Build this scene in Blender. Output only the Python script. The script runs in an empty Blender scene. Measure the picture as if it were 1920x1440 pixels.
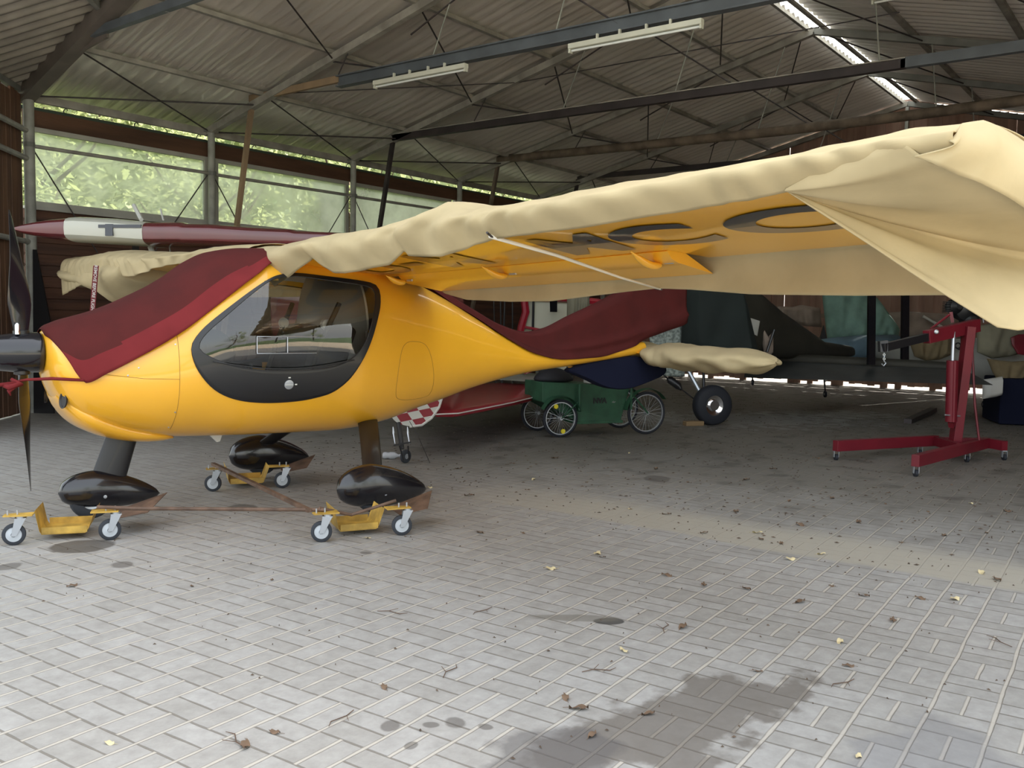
import bpy, bmesh, math, random
from mathutils import Vector, Matrix, noise
random.seed(7)
sc = bpy.context.scene
COL = sc.collection
# ------------------------------------------------------------------ camera
F_PX, EYE = 1720.0, Vector((0, 0, 1.34))
ROT = Matrix(((0.59932592, 0.04738856, -0.79910122), (-0.80031487, 0.05723319, -0.59684209), (0.01745162, 0.99723552, 0.0722271)))
cam = bpy.data.cameras.new('camera'); cam.sensor_width = 36; cam.lens = 36 * F_PX / 1920; cam.clip_end = 200
cobj = bpy.data.objects.new('camera', cam); COL.objects.link(cobj)
cobj.matrix_world = Matrix.Translation(EYE) @ ROT.to_4x4()
sc.camera = cobj
# ------------------------------------------------------------------ world, sun, exposure
world = bpy.data.worlds.new('world'); sc.world = world; world.use_nodes = True
wt = world.node_tree; wt.nodes.clear()
wo = wt.nodes.new('ShaderNodeOutputWorld'); wb = wt.nodes.new('ShaderNodeBackground')
sky = wt.nodes.new('ShaderNodeTexSky'); sky.sky_type = 'NISHITA'; sky.sun_disc = False
sky.sun_elevation = math.radians(48); sky.sun_rotation = math.radians(70); sky.air_density = 1.6; sky.dust_density = 6.0
mixs = wt.nodes.new('ShaderNodeMixRGB'); mixs.inputs[0].default_value = 0.62; mixs.inputs[2].default_value = (0.94, 0.955, 0.95, 1)
SKY_K = wt.nodes.new('ShaderNodeMixRGB'); SKY_K.blend_type = 'MULTIPLY'; SKY_K.inputs[0].default_value = 1; SKY_K.inputs[2].default_value = (0.22, 0.22, 0.22, 1)
wt.links.new(sky.outputs[0], SKY_K.inputs[1]); wt.links.new(SKY_K.outputs[0], mixs.inputs[1]); wt.links.new(mixs.outputs[0], wb.inputs[0]); wt.links.new(wb.outputs[0], wo.inputs[0])
wb.inputs[1].default_value = 1.0
sl = bpy.data.lights.new('sun', 'SUN'); sl.energy = 6.0; sl.angle = math.radians(0.6); sl.color = (1.0, 0.95, 0.85)
so = bpy.data.objects.new('sun', sl); COL.objects.link(so)
so.rotation_euler = (Vector((math.cos(math.radians(-16)) * math.cos(math.radians(30)), math.sin(math.radians(-16)) * math.cos(math.radians(30)), math.sin(math.radians(30))))).to_track_quat('Z', 'Y').to_euler()
sc.view_settings.view_transform = 'Standard'; sc.view_settings.look = 'None'; sc.view_settings.gamma = 1.0
sc.view_settings.use_curve_mapping = False
sc.view_settings.exposure = 1.62
sc.cycles.use_denoising = True
sc.cycles.max_bounces = 8; sc.cycles.diffuse_bounces = 5; sc.cycles.glossy_bounces = 4; sc.cycles.transparent_max_bounces = 12
sc.cycles.sample_clamp_indirect = 6.0

# ------------------------------------------------------------------ helpers
def ray(u, v): return ROT @ Vector((u - 960, -(v - 720), -F_PX))
def at(u, v, n, c):
    d = ray(u, v); n = Vector(n); return EYE + d * ((c - n.dot(EYE)) / n.dot(d))
def G(u, v, z=0.0): return at(u, v, (0, 0, 1), z)
def D(u, v, d): return EYE + (ROT @ Vector(((u - 960) / F_PX, -(v - 720) / F_PX, -1.0))) * d
FWD = Vector((0.80, 0.60, 0)).normalized(); RGT = Vector((0.60, -0.80, 0)).normalized(); UP = Vector((0, 0, 1))
def lerp(a, b, t): return a + (b - a) * t
def interp(L, x):
    if x <= L[0][0]: return L[0][1]
    for (x0, y0), (x1, y1) in zip(L, L[1:]):
        if x <= x1: return y0 + (y1 - y0) * (x - x0) / (x1 - x0)
    return L[-1][1]
def catm(L, x):
    xs = [p[0] for p in L]; n = len(L)
    if x <= xs[0]: return L[0][1]
    if x >= xs[-1]: return L[-1][1]
    i = max(k for k in range(n - 1) if xs[k] <= x); h = xs[i+1] - xs[i]; t = (x - xs[i]) / h
    def m(j):
        if j == 0: return (L[1][1]-L[0][1])/(xs[1]-xs[0])
        if j == n-1: return (L[-1][1]-L[-2][1])/(xs[-1]-xs[-2])
        d0 = (L[j][1]-L[j-1][1])/(xs[j]-xs[j-1]); d1 = (L[j+1][1]-L[j][1])/(xs[j+1]-xs[j])
        return 0 if d0*d1 <= 0 else 2*d0*d1/(d0+d1)
    y0, y1 = L[i][1], L[i+1][1]
    return (2*t**3-3*t*t+1)*y0+(t**3-2*t*t+t)*h*m(i)+(-2*t**3+3*t*t)*y1+(t**3-t*t)*h*m(i+1)
class MB:
    def __init__(s): s.v = []; s.f = []; s.m = []; s.mi = 0
    def add(s, vs, fs):
        o = len(s.v); s.v += [tuple(p) for p in vs]; s.f += [tuple(o + i for i in f) for f in fs]; s.m += [s.mi] * len(fs); return s
    def box(s, c, d, rot=None):
        c = Vector(c); hx, hy, hz = d[0]/2, d[1]/2, d[2]/2
        vs = [Vector((x, y, z)) for x in (-hx, hx) for y in (-hy, hy) for z in (-hz, hz)]
        if rot is not None: vs = [rot @ p for p in vs]
        return s.add([c + p for p in vs], [(0,1,3,2),(4,6,7,5),(0,4,5,1),(2,3,7,6),(0,2,6,4),(1,5,7,3)])
    def beam(s, p0, p1, w, h, up=UP):
        p0, p1 = Vector(p0), Vector(p1); x = (p1 - p0).normalized(); y = Vector(up).cross(x)
        if y.length < 1e-4: y = Vector((0,1,0)).cross(x)
        y.normalize(); z = x.cross(y)
        vs = [p + y*a*w/2 + z*b*h/2 for p in (p0, p1) for a in (-1, 1) for b in (-1, 1)]
        return s.add(vs, [(0,1,3,2),(4,6,7,5),(0,4,5,1),(2,3,7,6),(0,2,6,4),(1,5,7,3)])
    def tube(s, pts, r, n=10, cap=True):
        pts = [Vector(p) for p in pts]; rs = r if isinstance(r, (list, tuple)) else [r]*len(pts)
        o = []; up = None
        for i, p in enumerate(pts):
            t = (pts[min(i+1, len(pts)-1)] - pts[max(i-1, 0)]).normalized()
            if up is None: up = t.orthogonal().normalized()
            up = (up - t * up.dot(t)).normalized(); bb = t.cross(up)
            o += [p + (up*math.cos(2*math.pi*k/n) + bb*math.sin(2*math.pi*k/n))*rs[i] for k in range(n)]
        m = len(pts); fs = [(i*n+k, i*n+(k+1)%n, (i+1)*n+(k+1)%n, (i+1)*n+k) for i in range(m-1) for k in range(n)]
        if cap: fs += [tuple(range(n-1, -1, -1)), tuple((m-1)*n+k for k in range(n))]
        return s.add(o, fs)
    def loft(s, rings, close=True, cap=True):
        n = len(rings[0]); m = len(rings); vs = [p for r in rings for p in r]
        kk = range(n) if close else range(n-1)
        fs = [(i*n+k, i*n+(k+1)%n, (i+1)*n+(k+1)%n, (i+1)*n+k) for i in range(m-1) for k in kk]
        if cap and close: fs += [tuple(range(n-1, -1, -1)), tuple((m-1)*n+k for k in range(n))]
        return s.add(vs, fs)
    def grid(s, fn, nu, nv): return s.loft([[fn(i/nu, j/nv) for j in range(nv+1)] for i in range(nu+1)], close=False, cap=False)
    def prism(s, poly, vec):
        n = len(poly); a = [Vector(p) for p in poly]; vec = Vector(vec)
        return s.add(a + [p + vec for p in a], [tuple(range(n-1,-1,-1)), tuple(range(n, 2*n))] + [(i,(i+1)%n,n+(i+1)%n,n+i) for i in range(n)])
    def lathe(s, c, axis, prof, n=24, closed=False):  # prof: (distance along axis, radius)
        c = Vector(c); ax = Vector(axis).normalized(); u = ax.orthogonal().normalized(); w = ax.cross(u)
        rings = [[c + ax*h + (u*math.cos(2*math.pi*k/n) + w*math.sin(2*math.pi*k/n))*r for k in range(n)] for h, r in prof]
        if closed: rings.append(rings[0])
        return s.loft(rings, cap=not closed)
    def build(s, name, mat, parent=None, smooth=False, solid=0, loc=None, rotz=None, bevel=0, sub=0, recalc=True):
        me = bpy.data.meshes.new(name); me.from_pydata(s.v, [], s.f)
        mats = mat if isinstance(mat, (list, tuple)) else [mat]
        for k in mats: me.materials.append(k)
        if len(mats) > 1: me.polygons.foreach_set('material_index', s.m)
        bm = bmesh.new(); bm.from_mesh(me); bmesh.ops.remove_doubles(bm, verts=bm.verts, dist=1e-5)
        if recalc: bmesh.ops.recalc_face_normals(bm, faces=bm.faces)
        for f in bm.faces: f.smooth = bool(smooth)
        if smooth == 'auto':
            for e in bm.edges:
                if len(e.link_faces) == 2 and e.calc_face_angle(0) > 0.7: e.smooth = False
        bm.to_mesh(me); bm.free()
        o = bpy.data.objects.new(name, me); COL.objects.link(o)
        if parent: o.parent = parent
        if loc is not None: o.location = loc
        if rotz is not None: o.rotation_euler = (0, 0, rotz)
        if solid: md = o.modifiers.new('s', 'SOLIDIFY'); md.thickness = solid; md.offset = 1
        if bevel: md = o.modifiers.new('b', 'BEVEL'); md.width = bevel; md.segments = 2; md.limit_method = 'ANGLE'
        if sub: md = o.modifiers.new('u', 'SUBSURF'); md.levels = sub; md.render_levels = sub
        return o
def tag(o, label=None, cat=None, group=None, kind=None):
    if label: o['label'] = label
    if cat: o['category'] = cat
    if group: o['group'] = group
    if kind: o['kind'] = kind
    return o
def thing(name, label, cat, loc=(0,0,0), rz=0, group=None):
    o = bpy.data.objects.new(name, None); COL.objects.link(o); o.location = loc; o.rotation_euler = (0,0,rz); o.empty_display_size = .1
    return tag(o, label, cat, group)
def struct(o): return tag(o, kind='structure')
def kids(o): return [c for c in bpy.data.objects if c.parent == o]
def dup(o, loc=None, rz=None, parent=None):
    c = o.copy(); COL.objects.link(c)
    if parent: c.parent = parent
    if loc is not None: c.location = loc
    if rz is not None: c.rotation_euler = (0,0,rz)
    for k in kids(o): dup(k, parent=c)
    return c
def inpoly(x, y, P):
    r = False; j = len(P)-1
    for i in range(len(P)):
        if (P[i][1] > y) != (P[j][1] > y) and x < (P[j][0]-P[i][0])*(y-P[i][1])/(P[j][1]-P[i][1])+P[i][0]: r = not r
        j = i
    return r

# ------------------------------------------------------------------ materials
def base(name, col, rough=.6, metal=0.0, coat=0.0, spec=.5, var=.0, vscale=3.0, bump=0.0, bscale=40.0, col2=None, sheen=0, stretch=None, trans=0.0, detail=6):
    m = bpy.data.materials.new(name); m.use_nodes = True; nt = m.node_tree; b = nt.nodes['Principled BSDF']
    b.inputs['Base Color'].default_value = (*col, 1); b.inputs['Roughness'].default_value = rough; b.inputs['Metallic'].default_value = metal
    b.inputs['Coat Weight'].default_value = coat; b.inputs['Coat Roughness'].default_value = .05; b.inputs['Specular IOR Level'].default_value = spec
    if sheen: b.inputs['Sheen Weight'].default_value = sheen
    tc = nt.nodes.new('ShaderNodeTexCoord'); src = tc.outputs['Object']
    if stretch:
        mp = nt.nodes.new('ShaderNodeMapping'); mp.inputs['Scale'].default_value = stretch; nt.links.new(src, mp.inputs[0]); src = mp.outputs[0]
    if var or col2:
        n = nt.nodes.new('ShaderNodeTexNoise'); n.inputs['Scale'].default_value = vscale; n.inputs['Detail'].default_value = detail; nt.links.new(src, n.inputs[0])
        r = nt.nodes.new('ShaderNodeValToRGB'); r.color_ramp.elements[0].position = .36; r.color_ramp.elements[1].position = .64
        c2 = col2 or tuple(c*(1-var) for c in col)
        r.color_ramp.elements[0].color = (*c2, 1); r.color_ramp.elements[1].color = (*(col if col2 else tuple(min(1, c*(1+var*.5)) for c in col)), 1)
        nt.links.new(n.outputs[0], r.inputs[0]); nt.links.new(r.outputs[0], b.inputs['Base Color'])
    if bump:
        n2 = nt.nodes.new('ShaderNodeTexNoise'); n2.inputs['Scale'].default_value = bscale; n2.inputs['Detail'].default_value = 4; nt.links.new(src, n2.inputs[0])
        bp = nt.nodes.new('ShaderNodeBump'); bp.inputs['Strength'].default_value = bump; bp.inputs['Distance'].default_value = .01
        nt.links.new(n2.outputs[0], bp.inputs['Height']); nt.links.new(bp.outputs[0], b.inputs['Normal'])
    if trans:
        tr = nt.nodes.new('ShaderNodeBsdfTranslucent'); tr.inputs[0].default_value = (*col, 1); mx = nt.nodes.new('ShaderNodeMixShader'); mx.inputs[0].default_value = trans
        out = nt.nodes['Material Output']; nt.links.new(b.outputs[0], mx.inputs[1]); nt.links.new(tr.outputs[0], mx.inputs[2]); nt.links.new(mx.outputs[0], out.inputs[0])
    return m
M = {}
M['yellow'] = base('yellow_paint', (.88,.44,.025), .32, coat=.7, var=.04, vscale=2)
M['beige'] = base('beige_canvas', (.55,.45,.265), .85, var=.10, vscale=4, bump=.35, bscale=9, trans=.18, spec=.2)
M['red_cloth'] = base('red_canvas', (.082,.016,.015), .9, var=.16, vscale=5, bump=.2, bscale=14, spec=.12, col2=(.068,.015,.014))
M['red_hem'] = base('red_hem_cloth', (.150,.016,.018), .85, var=.1, vscale=6, spec=.2)
M['navy_cloth'] = base('navy_cloth', (.008,.010,.026), .9, spec=.15)
M['black_gloss'] = base('black_gloss', (.008,.008,.011), .22, coat=.5)
M['black_satin'] = base('black_satin', (.010,.010,.012), .40, coat=.12)
M['rubber'] = base('rubber', (.028,.032,.040), .8, bump=.2, bscale=30)
M['rubber2'] = base('dark_tyre', (.013,.015,.022), .75)
M['zinc'] = base('zinc', (.50,.53,.57), .35, metal=.75)
M['hub'] = base('hub_plastic', (.46,.49,.52), .5)
M['chrome'] = base('chrome', (.8,.8,.82), .12, metal=1)
M['tray'] = base('yellow_worn_steel', (.50,.31,.055), .55, var=.4, vscale=9, bump=.2)
M['rust'] = base('rusty_steel', (.12,.07,.045), .7, var=.4, vscale=12)
M['steel'] = base('grey_steel', (.21,.21,.19), .6, var=.25, vscale=3)
M['purlin'] = base('purlin_paint', (.33,.31,.27), .65, var=.3, vscale=4)
M['steel_dk'] = base('dark_steel', (.045,.035,.035), .6, var=.3)
M['steel_blue'] = base('bluegrey_steel', (.11,.125,.14), .5, var=.2)
M['post'] = base('post_paint', (.34,.34,.30), .6, var=.25, vscale=5)
M['rafter1'] = base('brown_grey_steel', (.16,.135,.115), .6, var=.2)
M['wood_prop'] = base('timber', (.32,.22,.13), .75, var=.3, vscale=3, stretch=(1,1,.15), bump=.2)
M['pole'] = base('round_pole', (.16,.12,.085), .8, var=.4, vscale=5, bump=.3)
M['beamwood'] = base('brown_board', (.105,.050,.026), .75, var=.35, vscale=3, stretch=(.25,2,2), bump=.3)
M['frame'] = base('window_frame', (.42,.41,.36), .5, var=.1)
M['lampw'] = base('lamp_housing', (.62,.62,.52), .5, var=.1)
M['tubew'] = base('lamp_tube', (.75,.77,.74), .3)
M['crane'] = base('crane_red', (.15,.008,.017), .45, var=.15)
M['cart'] = base('cart_green', (.020,.085,.042), .6, var=.3, vscale=6)
M['yel_refl'] = base('yellow_reflector', (.75,.62,.02), .4)
M['maroon'] = base('maroon_paint', (.13,.022,.026), .22, coat=.6, var=.1)
M['whiteband'] = base('white_band', (.50,.50,.43), .25, coat=.4)
M['greycross'] = base('faded_cross', (.06,.065,.08), .4)
M['redp'] = base('red_paint', (.30,.008,.022), .3, coat=.5, var=.06)
M['cream'] = base('cream_paint', (.50,.50,.38), .5)
M['white'] = base('white_paint', (.62,.62,.58), .45, var=.06)
M['greywhite'] = base('grey_white_paint', (.36,.36,.33), .5, var=.12)
M['greencover'] = base('dark_green_cover', (.006,.012,.011), .85, var=.2)
M['olive'] = base('olive_fabric', (.032,.030,.022), .7, var=.25)
M['darkwing'] = base('dark_wing_fabric', (.05,.055,.055), .55, var=.25)
M['teal'] = base('teal_cloth', (.20,.34,.29), .85, var=.2, vscale=5, bump=.5, bscale=5)
M['blue'] = base('blue_cloth', (.11,.18,.235), .85, var=.2, vscale=4, bump=.4, bscale=6)
M['pinkgrey'] = base('pink_grey_cloth', (.27,.215,.175), .85, var=.2, vscale=4, bump=.4, bscale=5)
M['tan'] = base('tan_cloth', (.20,.155,.085), .9, var=.3, vscale=3, bump=.4, bscale=5)
M['olivecloth'] = base('olive_cloth', (.20,.19,.135), .9, var=.2, vscale=3, bump=.4, bscale=5)
M['box'] = base('white_card', (.55,.55,.52), .7)
M['cabin'] = base('cabin_liner', (.62,.62,.60), .7)
M['seat'] = base('seat_and_shaded_liner', (.03,.03,.032), .85)
M['belt'] = base('seat_belt', (.02,.02,.02), .7)
M['camo'] = base('camo_net', (.10,.12,.11), .9, col2=(.30,.34,.31), vscale=28)
M['bag'] = base('black_bag', (.008,.008,.012), .7, bump=.4, bscale=10)
M['bottle'] = base('bottle_plastic', (.45,.47,.50), .2)
M['block'] = base('wood_block', (.24,.16,.08), .8)
M['strap'] = base('white_strap', (.72,.68,.58), .7)
M['engine'] = base('engine_black', (.010,.011,.013), .45, var=.4)
M['bark'] = base('bark', (.09,.06,.04), .9, var=.4)
M['leafdry'] = base('dry_leaf', (.16,.10,.06), .8, var=.4)
M['leafpale'] = base('pale_leaf', (.62,.52,.30), .8, var=.2)
M['streamer'] = base('streamer_red', (.14,.008,.012), .7)
M['lettering'] = base('white_lettering', (.55,.5,.48), .7)
M['lettblack'] = base('black_lettering', (.01,.012,.012), .6)
M['seam'] = base('panel_gap', (.30,.15,.02), .7)
M['gutter'] = base('gutter', (.06,.085,.065), .6)
def leafmat(name, c, c2):
    m = base(name, c, .6, col2=c2, vscale=.8, trans=.45); return m
M['leaf'] = leafmat('tree_leaf', (.40,.44,.21), (.13,.20,.085))
M['apron'] = base('sandy_apron', (.70,.58,.42), .9, var=.12, vscale=2)
M['grass'] = base('ground_green', (.10,.16,.05), .9, var=.4, vscale=2)
# two-tone registration letters: dark ahead of the spar, grey-brown behind
def twotone():
    m = base('wing_lettering', (.01,.012,.022), .3, coat=.5); nt = m.node_tree; b = nt.nodes['Principled BSDF']
    tc = nt.nodes.new('ShaderNodeTexCoord'); sp = nt.nodes.new('ShaderNodeSeparateXYZ'); mt = nt.nodes.new('ShaderNodeMath'); mt.operation = 'GREATER_THAN'; mt.inputs[1].default_value = 1.615
    mx = nt.nodes.new('ShaderNodeMixRGB'); mx.inputs[1].default_value = (.008,.012,.022,1); mx.inputs[2].default_value = (.20,.13,.07,1)
    nt.links.new(tc.outputs['Object'], sp.inputs[0]); nt.links.new(sp.outputs[0], mt.inputs[0]); nt.links.new(mt.outputs[0], mx.inputs[0]); nt.links.new(mx.outputs[0], b.inputs['Base Color'])
    return m
M['letters'] = twotone()
def checker():
    m = base('checker_paint', (.5,.5,.46), .35); nt = m.node_tree; b = nt.nodes['Principled BSDF']
    tc = nt.nodes.new('ShaderNodeTexCoord'); mp = nt.nodes.new('ShaderNodeMapping'); mp.inputs['Rotation'].default_value = (0, .35, 0); ck = nt.nodes.new('ShaderNodeTexChecker')
    ck.inputs['Scale'].default_value = 1.0; mp.inputs['Scale'].default_value = (14.5, 1e-3, 14.5); mp.inputs['Location'].default_value = (.1,.5,.1)
    ck.inputs[1].default_value = (.50,.50,.46,1); ck.inputs[2].default_value = (.22,.01,.02,1)
    nt.links.new(tc.outputs['Object'], mp.inputs[0]); nt.links.new(mp.outputs[0], ck.inputs[0]); nt.links.new(ck.outputs[0], b.inputs['Base Color'])
    return m
M['checker'] = checker()
def glassmat(name, tint, refl, milky):
    m = bpy.data.materials.new(name); m.use_nodes = True; nt = m.node_tree; nt.nodes.clear(); out = nt.nodes.new('ShaderNodeOutputMaterial')
    t = nt.nodes.new('ShaderNodeBsdfTransparent'); t.inputs[0].default_value = (*tint, 1); g = nt.nodes.new('ShaderNodeBsdfGlossy'); g.inputs['Roughness'].default_value = .015
    fr = nt.nodes.new('ShaderNodeFresnel'); fr.inputs[0].default_value = 1.5; ml = nt.nodes.new('ShaderNodeMath'); ml.operation = 'MULTIPLY'; ml.inputs[1].default_value = refl; ml.use_clamp = True
    mx = nt.nodes.new('ShaderNodeMixShader'); nt.links.new(fr.outputs[0], ml.inputs[0]); nt.links.new(ml.outputs[0], mx.inputs[0]); nt.links.new(t.outputs[0], mx.inputs[1]); nt.links.new(g.outputs[0], mx.inputs[2])
    last = mx
    if milky:
        tr = nt.nodes.new('ShaderNodeBsdfTranslucent'); tr.inputs[0].default_value = (.9,.95,.88,1); m2 = nt.nodes.new('ShaderNodeMixShader')
        tc = nt.nodes.new('ShaderNodeTexCoord'); n = nt.nodes.new('ShaderNodeTexNoise'); n.inputs['Scale'].default_value = 1.6; n.inputs['Detail'].default_value = 5
        mr = nt.nodes.new('ShaderNodeMapRange'); mr.inputs[1].default_value = .3; mr.inputs[2].default_value = .7; mr.inputs[3].default_value = milky*.6; mr.inputs[4].default_value = milky*1.4
        nt.links.new(tc.outputs['Object'], n.inputs[0]); nt.links.new(n.outputs[0], mr.inputs[0]); nt.links.new(mr.outputs[0], m2.inputs[0]); nt.links.new(mx.outputs[0], m2.inputs[1]); nt.links.new(tr.outputs[0], m2.inputs[2]); last = m2
    nt.links.new(last.outputs[0], out.inputs[0]); return m
M['doorglass'] = glassmat('door_glass', (.80,.81,.78), 2.4, 0)
M['pane'] = glassmat('dusty_pane', (.97,1.0,.95), 1.0, .30)
M['skylight'] = base('skylight_sheet', (.85,.88,.85), .5, trans=.75)
# roof sheet with dirt streaks along the slope
M['roof'] = base('roof_sheet', (.86,.81,.75), .36, metal=.3, col2=(.72,.665,.61), vscale=1.6, stretch=(1,.3,1), bump=.15, bscale=25)
M['roof_shaded'] = base('shaded_roof_sheet', (.34,.305,.26), .6, col2=(.24,.215,.185), vscale=2.5, bump=.15, bscale=25)  # darker copy of the roof sheet, the canopy's shade is put into its colour
M['planks'] = base('wall_planks', (.17,.085,.045), .8, col2=(.09,.045,.028), vscale=2.5, stretch=(2,2,.3), bump=.4, bscale=20)
M['farplanks'] = base('far_planks', (.34,.215,.16), .8, col2=(.22,.13,.095), vscale=2.5, stretch=(2,2,.3), bump=.4, bscale=20)
M['logs'] = base('wall_logs', (.10,.042,.022), .75, col2=(.055,.024,.014), vscale=3, stretch=(.3,1,4), bump=.4, bscale=15)

# ---- floor: basket-weave pavers, all in nodes
def floor_mat():
    m = bpy.data.materials.new('pavers'); m.use_nodes = True; nt = m.node_tree; b = nt.nodes['Principled BSDF']; L = nt.links.new
    tc = nt.nodes.new('ShaderNodeTexCoord')
    def mth(op, a, c=None, e=None, clamp=False):
        n = nt.nodes.new('ShaderNodeMath'); n.operation = op; n.use_clamp = clamp
        for i, x in enumerate((a, c, e)):
            if x is None: continue
            if isinstance(x, (int, float)): n.inputs[i].default_value = x
            else: L(x, n.inputs[i])
        return n.outputs[0]
    wn = nt.nodes.new('ShaderNodeTexNoise'); wn.inputs['Scale'].default_value = 2.2; wn.inputs['Detail'].default_value = 2; L(tc.outputs['Object'], wn.inputs[0])
    wv = nt.nodes.new('ShaderNodeVectorMath'); wv.operation = 'SCALE'; wv.inputs['Scale'].default_value = .02; L(wn.outputs['Color'], wv.inputs[0])
    wa = nt.nodes.new('ShaderNodeVectorMath'); wa.operation = 'ADD'; L(tc.outputs['Object'], wa.inputs[0]); L(wv.outputs[0], wa.inputs[1])
    mp = nt.nodes.new('ShaderNodeMapping'); mp.vector_type = 'TEXTURE'; mp.inputs['Location'].default_value = (1.524, 2.781, 0); mp.inputs['Rotation'].default_value = (0,0,math.radians(2.7)); mp.inputs['Scale'].default_value = (.1975,.1975,1)
    L(wa.outputs[0], mp.inputs[0])
    sp = nt.nodes.new('ShaderNodeSeparateXYZ'); L(mp.outputs[0], sp.inputs[0]); x, y = sp.outputs[0], sp.outputs[1]
    cx, cy = mth('FLOOR', x), mth('FLOOR', y); fx, fy = mth('SUBTRACT', x, cx), mth('SUBTRACT', y, cy)
    par = mth('MODULO', mth('ADD', mth('ADD', cx, cy), 2000), 2)          # 1: joint along x
    ex = mth('MINIMUM', fx, mth('SUBTRACT', 1, fx)); ey = mth('MINIMUM', fy, mth('SUBTRACT', 1, fy))
    mx_ = mth('ADD', mth('ABSOLUTE', mth('SUBTRACT', fx, .5)), par)       # split across x when par = 0
    my_ = mth('ADD', mth('ABSOLUTE', mth('SUBTRACT', fy, .5)), mth('SUBTRACT', 1, par))
    dX = mth('MINIMUM', ex, mx_); dY = mth('MINIMUM', ey, my_)            # dX: joints running along y, dY: joints running along x
    jn = nt.nodes.new('ShaderNodeTexNoise'); jn.inputs['Scale'].default_value = 9; jn.inputs['Detail'].default_value = 4; L(tc.outputs['Object'], jn.inputs[0])
    wX = mth('ADD', mth('MULTIPLY', jn.outputs[0], .03), .012); wY = mth('ADD', mth('MULTIPLY', jn.outputs[0], .05), .020)
    jX = mth('SUBTRACT', 1, mth('DIVIDE', dX, wX), clamp=True); jY = mth('SUBTRACT', 1, mth('DIVIDE', dY, wY), clamp=True)
    jX = mth('MINIMUM', mth('MULTIPLY', jX, 3), 1); jY = mth('MINIMUM', mth('MULTIPLY', jY, 3), 1)
    # paver id
    hx = mth('MULTIPLY', mth('GREATER_THAN', fx, .5), mth('SUBTRACT', 1, par)); hy = mth('MULTIPLY', mth('GREATER_THAN', fy, .5), par)
    cb = nt.nodes.new('ShaderNodeCombineXYZ'); L(mth('ADD', cx, mth('MULTIPLY', hx, .37)), cb.inputs[0]); L(mth('ADD', cy, mth('MULTIPLY', hy, .37)), cb.inputs[1])
    wh = nt.nodes.new('ShaderNodeTexWhiteNoise'); L(cb.outputs[0], wh.inputs[0])
    r1 = nt.nodes.new('ShaderNodeValToRGB'); r1.color_ramp.elements[0].color = (.292,.283,.264,1); r1.color_ramp.elements[1].color = (.335,.328,.312,1); L(wh.outputs[0], r1.inputs[0])
    # fine mottling
    n1 = nt.nodes.new('ShaderNodeTexNoise'); n1.inputs['Scale'].default_value = 14; n1.inputs['Detail'].default_value = 8; n1.inputs['Roughness'].default_value = .7; L(tc.outputs['Object'], n1.inputs[0])
    r2 = nt.nodes.new('ShaderNodeValToRGB'); r2.color_ramp.elements[0].position = .3; r2.color_ramp.elements[1].position = .7; r2.color_ramp.elements[0].color = (.80,.79,.78,1); r2.color_ramp.elements[1].color = (1.12,1.12,1.12,1); L(n1.outputs[0], r2.inputs[0])
    def mixc(fac, a, c, mode='MIX'):
        n = nt.nodes.new('ShaderNodeMixRGB'); n.blend_type = mode
        for i, q in enumerate((fac, a, c)):
            if isinstance(q, (int, float)): n.inputs[i].default_value = q
            elif isinstance(q, tuple): n.inputs[i].default_value = (*q, 1)
            else: L(q, n.inputs[i])
        return n.outputs[0]
    c = mixc(1, r1.outputs[0], r2.outputs[0], 'MULTIPLY')
    # position, for the dirt inside the hall and the sandy threshold
    ps = nt.nodes.new('ShaderNodeSeparateXYZ'); L(tc.outputs['Object'], ps.inputs[0]); px, py = ps.outputs[0], ps.outputs[1]
    n3 = nt.nodes.new('ShaderNodeTexNoise'); n3.inputs['Scale'].default_value = 1.1; n3.inputs['Detail'].default_value = 6; L(tc.outputs['Object'], n3.inputs[0])
    # joints: light falling on those along x painted pale, those along y dark
    c = mixc(mth('MULTIPLY', jX, .72), c, (.12,.105,.085)); c = mixc(mth('MULTIPLY', jY, .75), c, (.46,.425,.365))
    d2 = mth('SUBTRACT', dY, mth('MULTIPLY', wY, .75)); jd = mth('SUBTRACT', 1, mth('DIVIDE', mth('ABSOLUTE', d2), .018), clamp=True); c = mixc(mth('MULTIPLY', jd, .55), c, (.10,.09,.08))
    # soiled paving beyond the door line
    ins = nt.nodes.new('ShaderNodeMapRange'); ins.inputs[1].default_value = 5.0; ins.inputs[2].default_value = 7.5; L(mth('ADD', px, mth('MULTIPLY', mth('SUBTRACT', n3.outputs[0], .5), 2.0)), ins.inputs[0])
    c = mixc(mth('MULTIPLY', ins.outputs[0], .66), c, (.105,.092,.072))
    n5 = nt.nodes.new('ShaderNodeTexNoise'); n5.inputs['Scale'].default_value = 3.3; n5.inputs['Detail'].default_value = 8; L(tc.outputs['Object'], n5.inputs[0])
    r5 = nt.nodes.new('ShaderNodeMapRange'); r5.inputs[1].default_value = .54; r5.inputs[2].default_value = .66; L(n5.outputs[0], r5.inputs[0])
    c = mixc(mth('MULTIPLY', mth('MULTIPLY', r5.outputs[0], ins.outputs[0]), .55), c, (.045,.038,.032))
    # sandy strip along the door line
    def band(lo, hi, soft, amp):
        q = mth('ADD', px, mth('MULTIPLY', mth('SUBTRACT', n3.outputs[0], .5), amp))
        a = nt.nodes.new('ShaderNodeMapRange'); a.inputs[1].default_value = lo; a.inputs[2].default_value = lo + soft[0]; L(q, a.inputs[0])
        e = nt.nodes.new('ShaderNodeMapRange'); e.inputs[1].default_value = hi; e.inputs[2].default_value = hi - soft[1]; L(q, e.inputs[0])
        return mth('MULTIPLY', a.outputs[0], e.outputs[0])
    s = band(5.18, 5.98, (.05, .35), .28)
    yl = nt.nodes.new('ShaderNodeMapRange'); yl.inputs[1].default_value = 4.6; yl.inputs[2].default_value = 3.4; L(py, yl.inputs[0])
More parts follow.
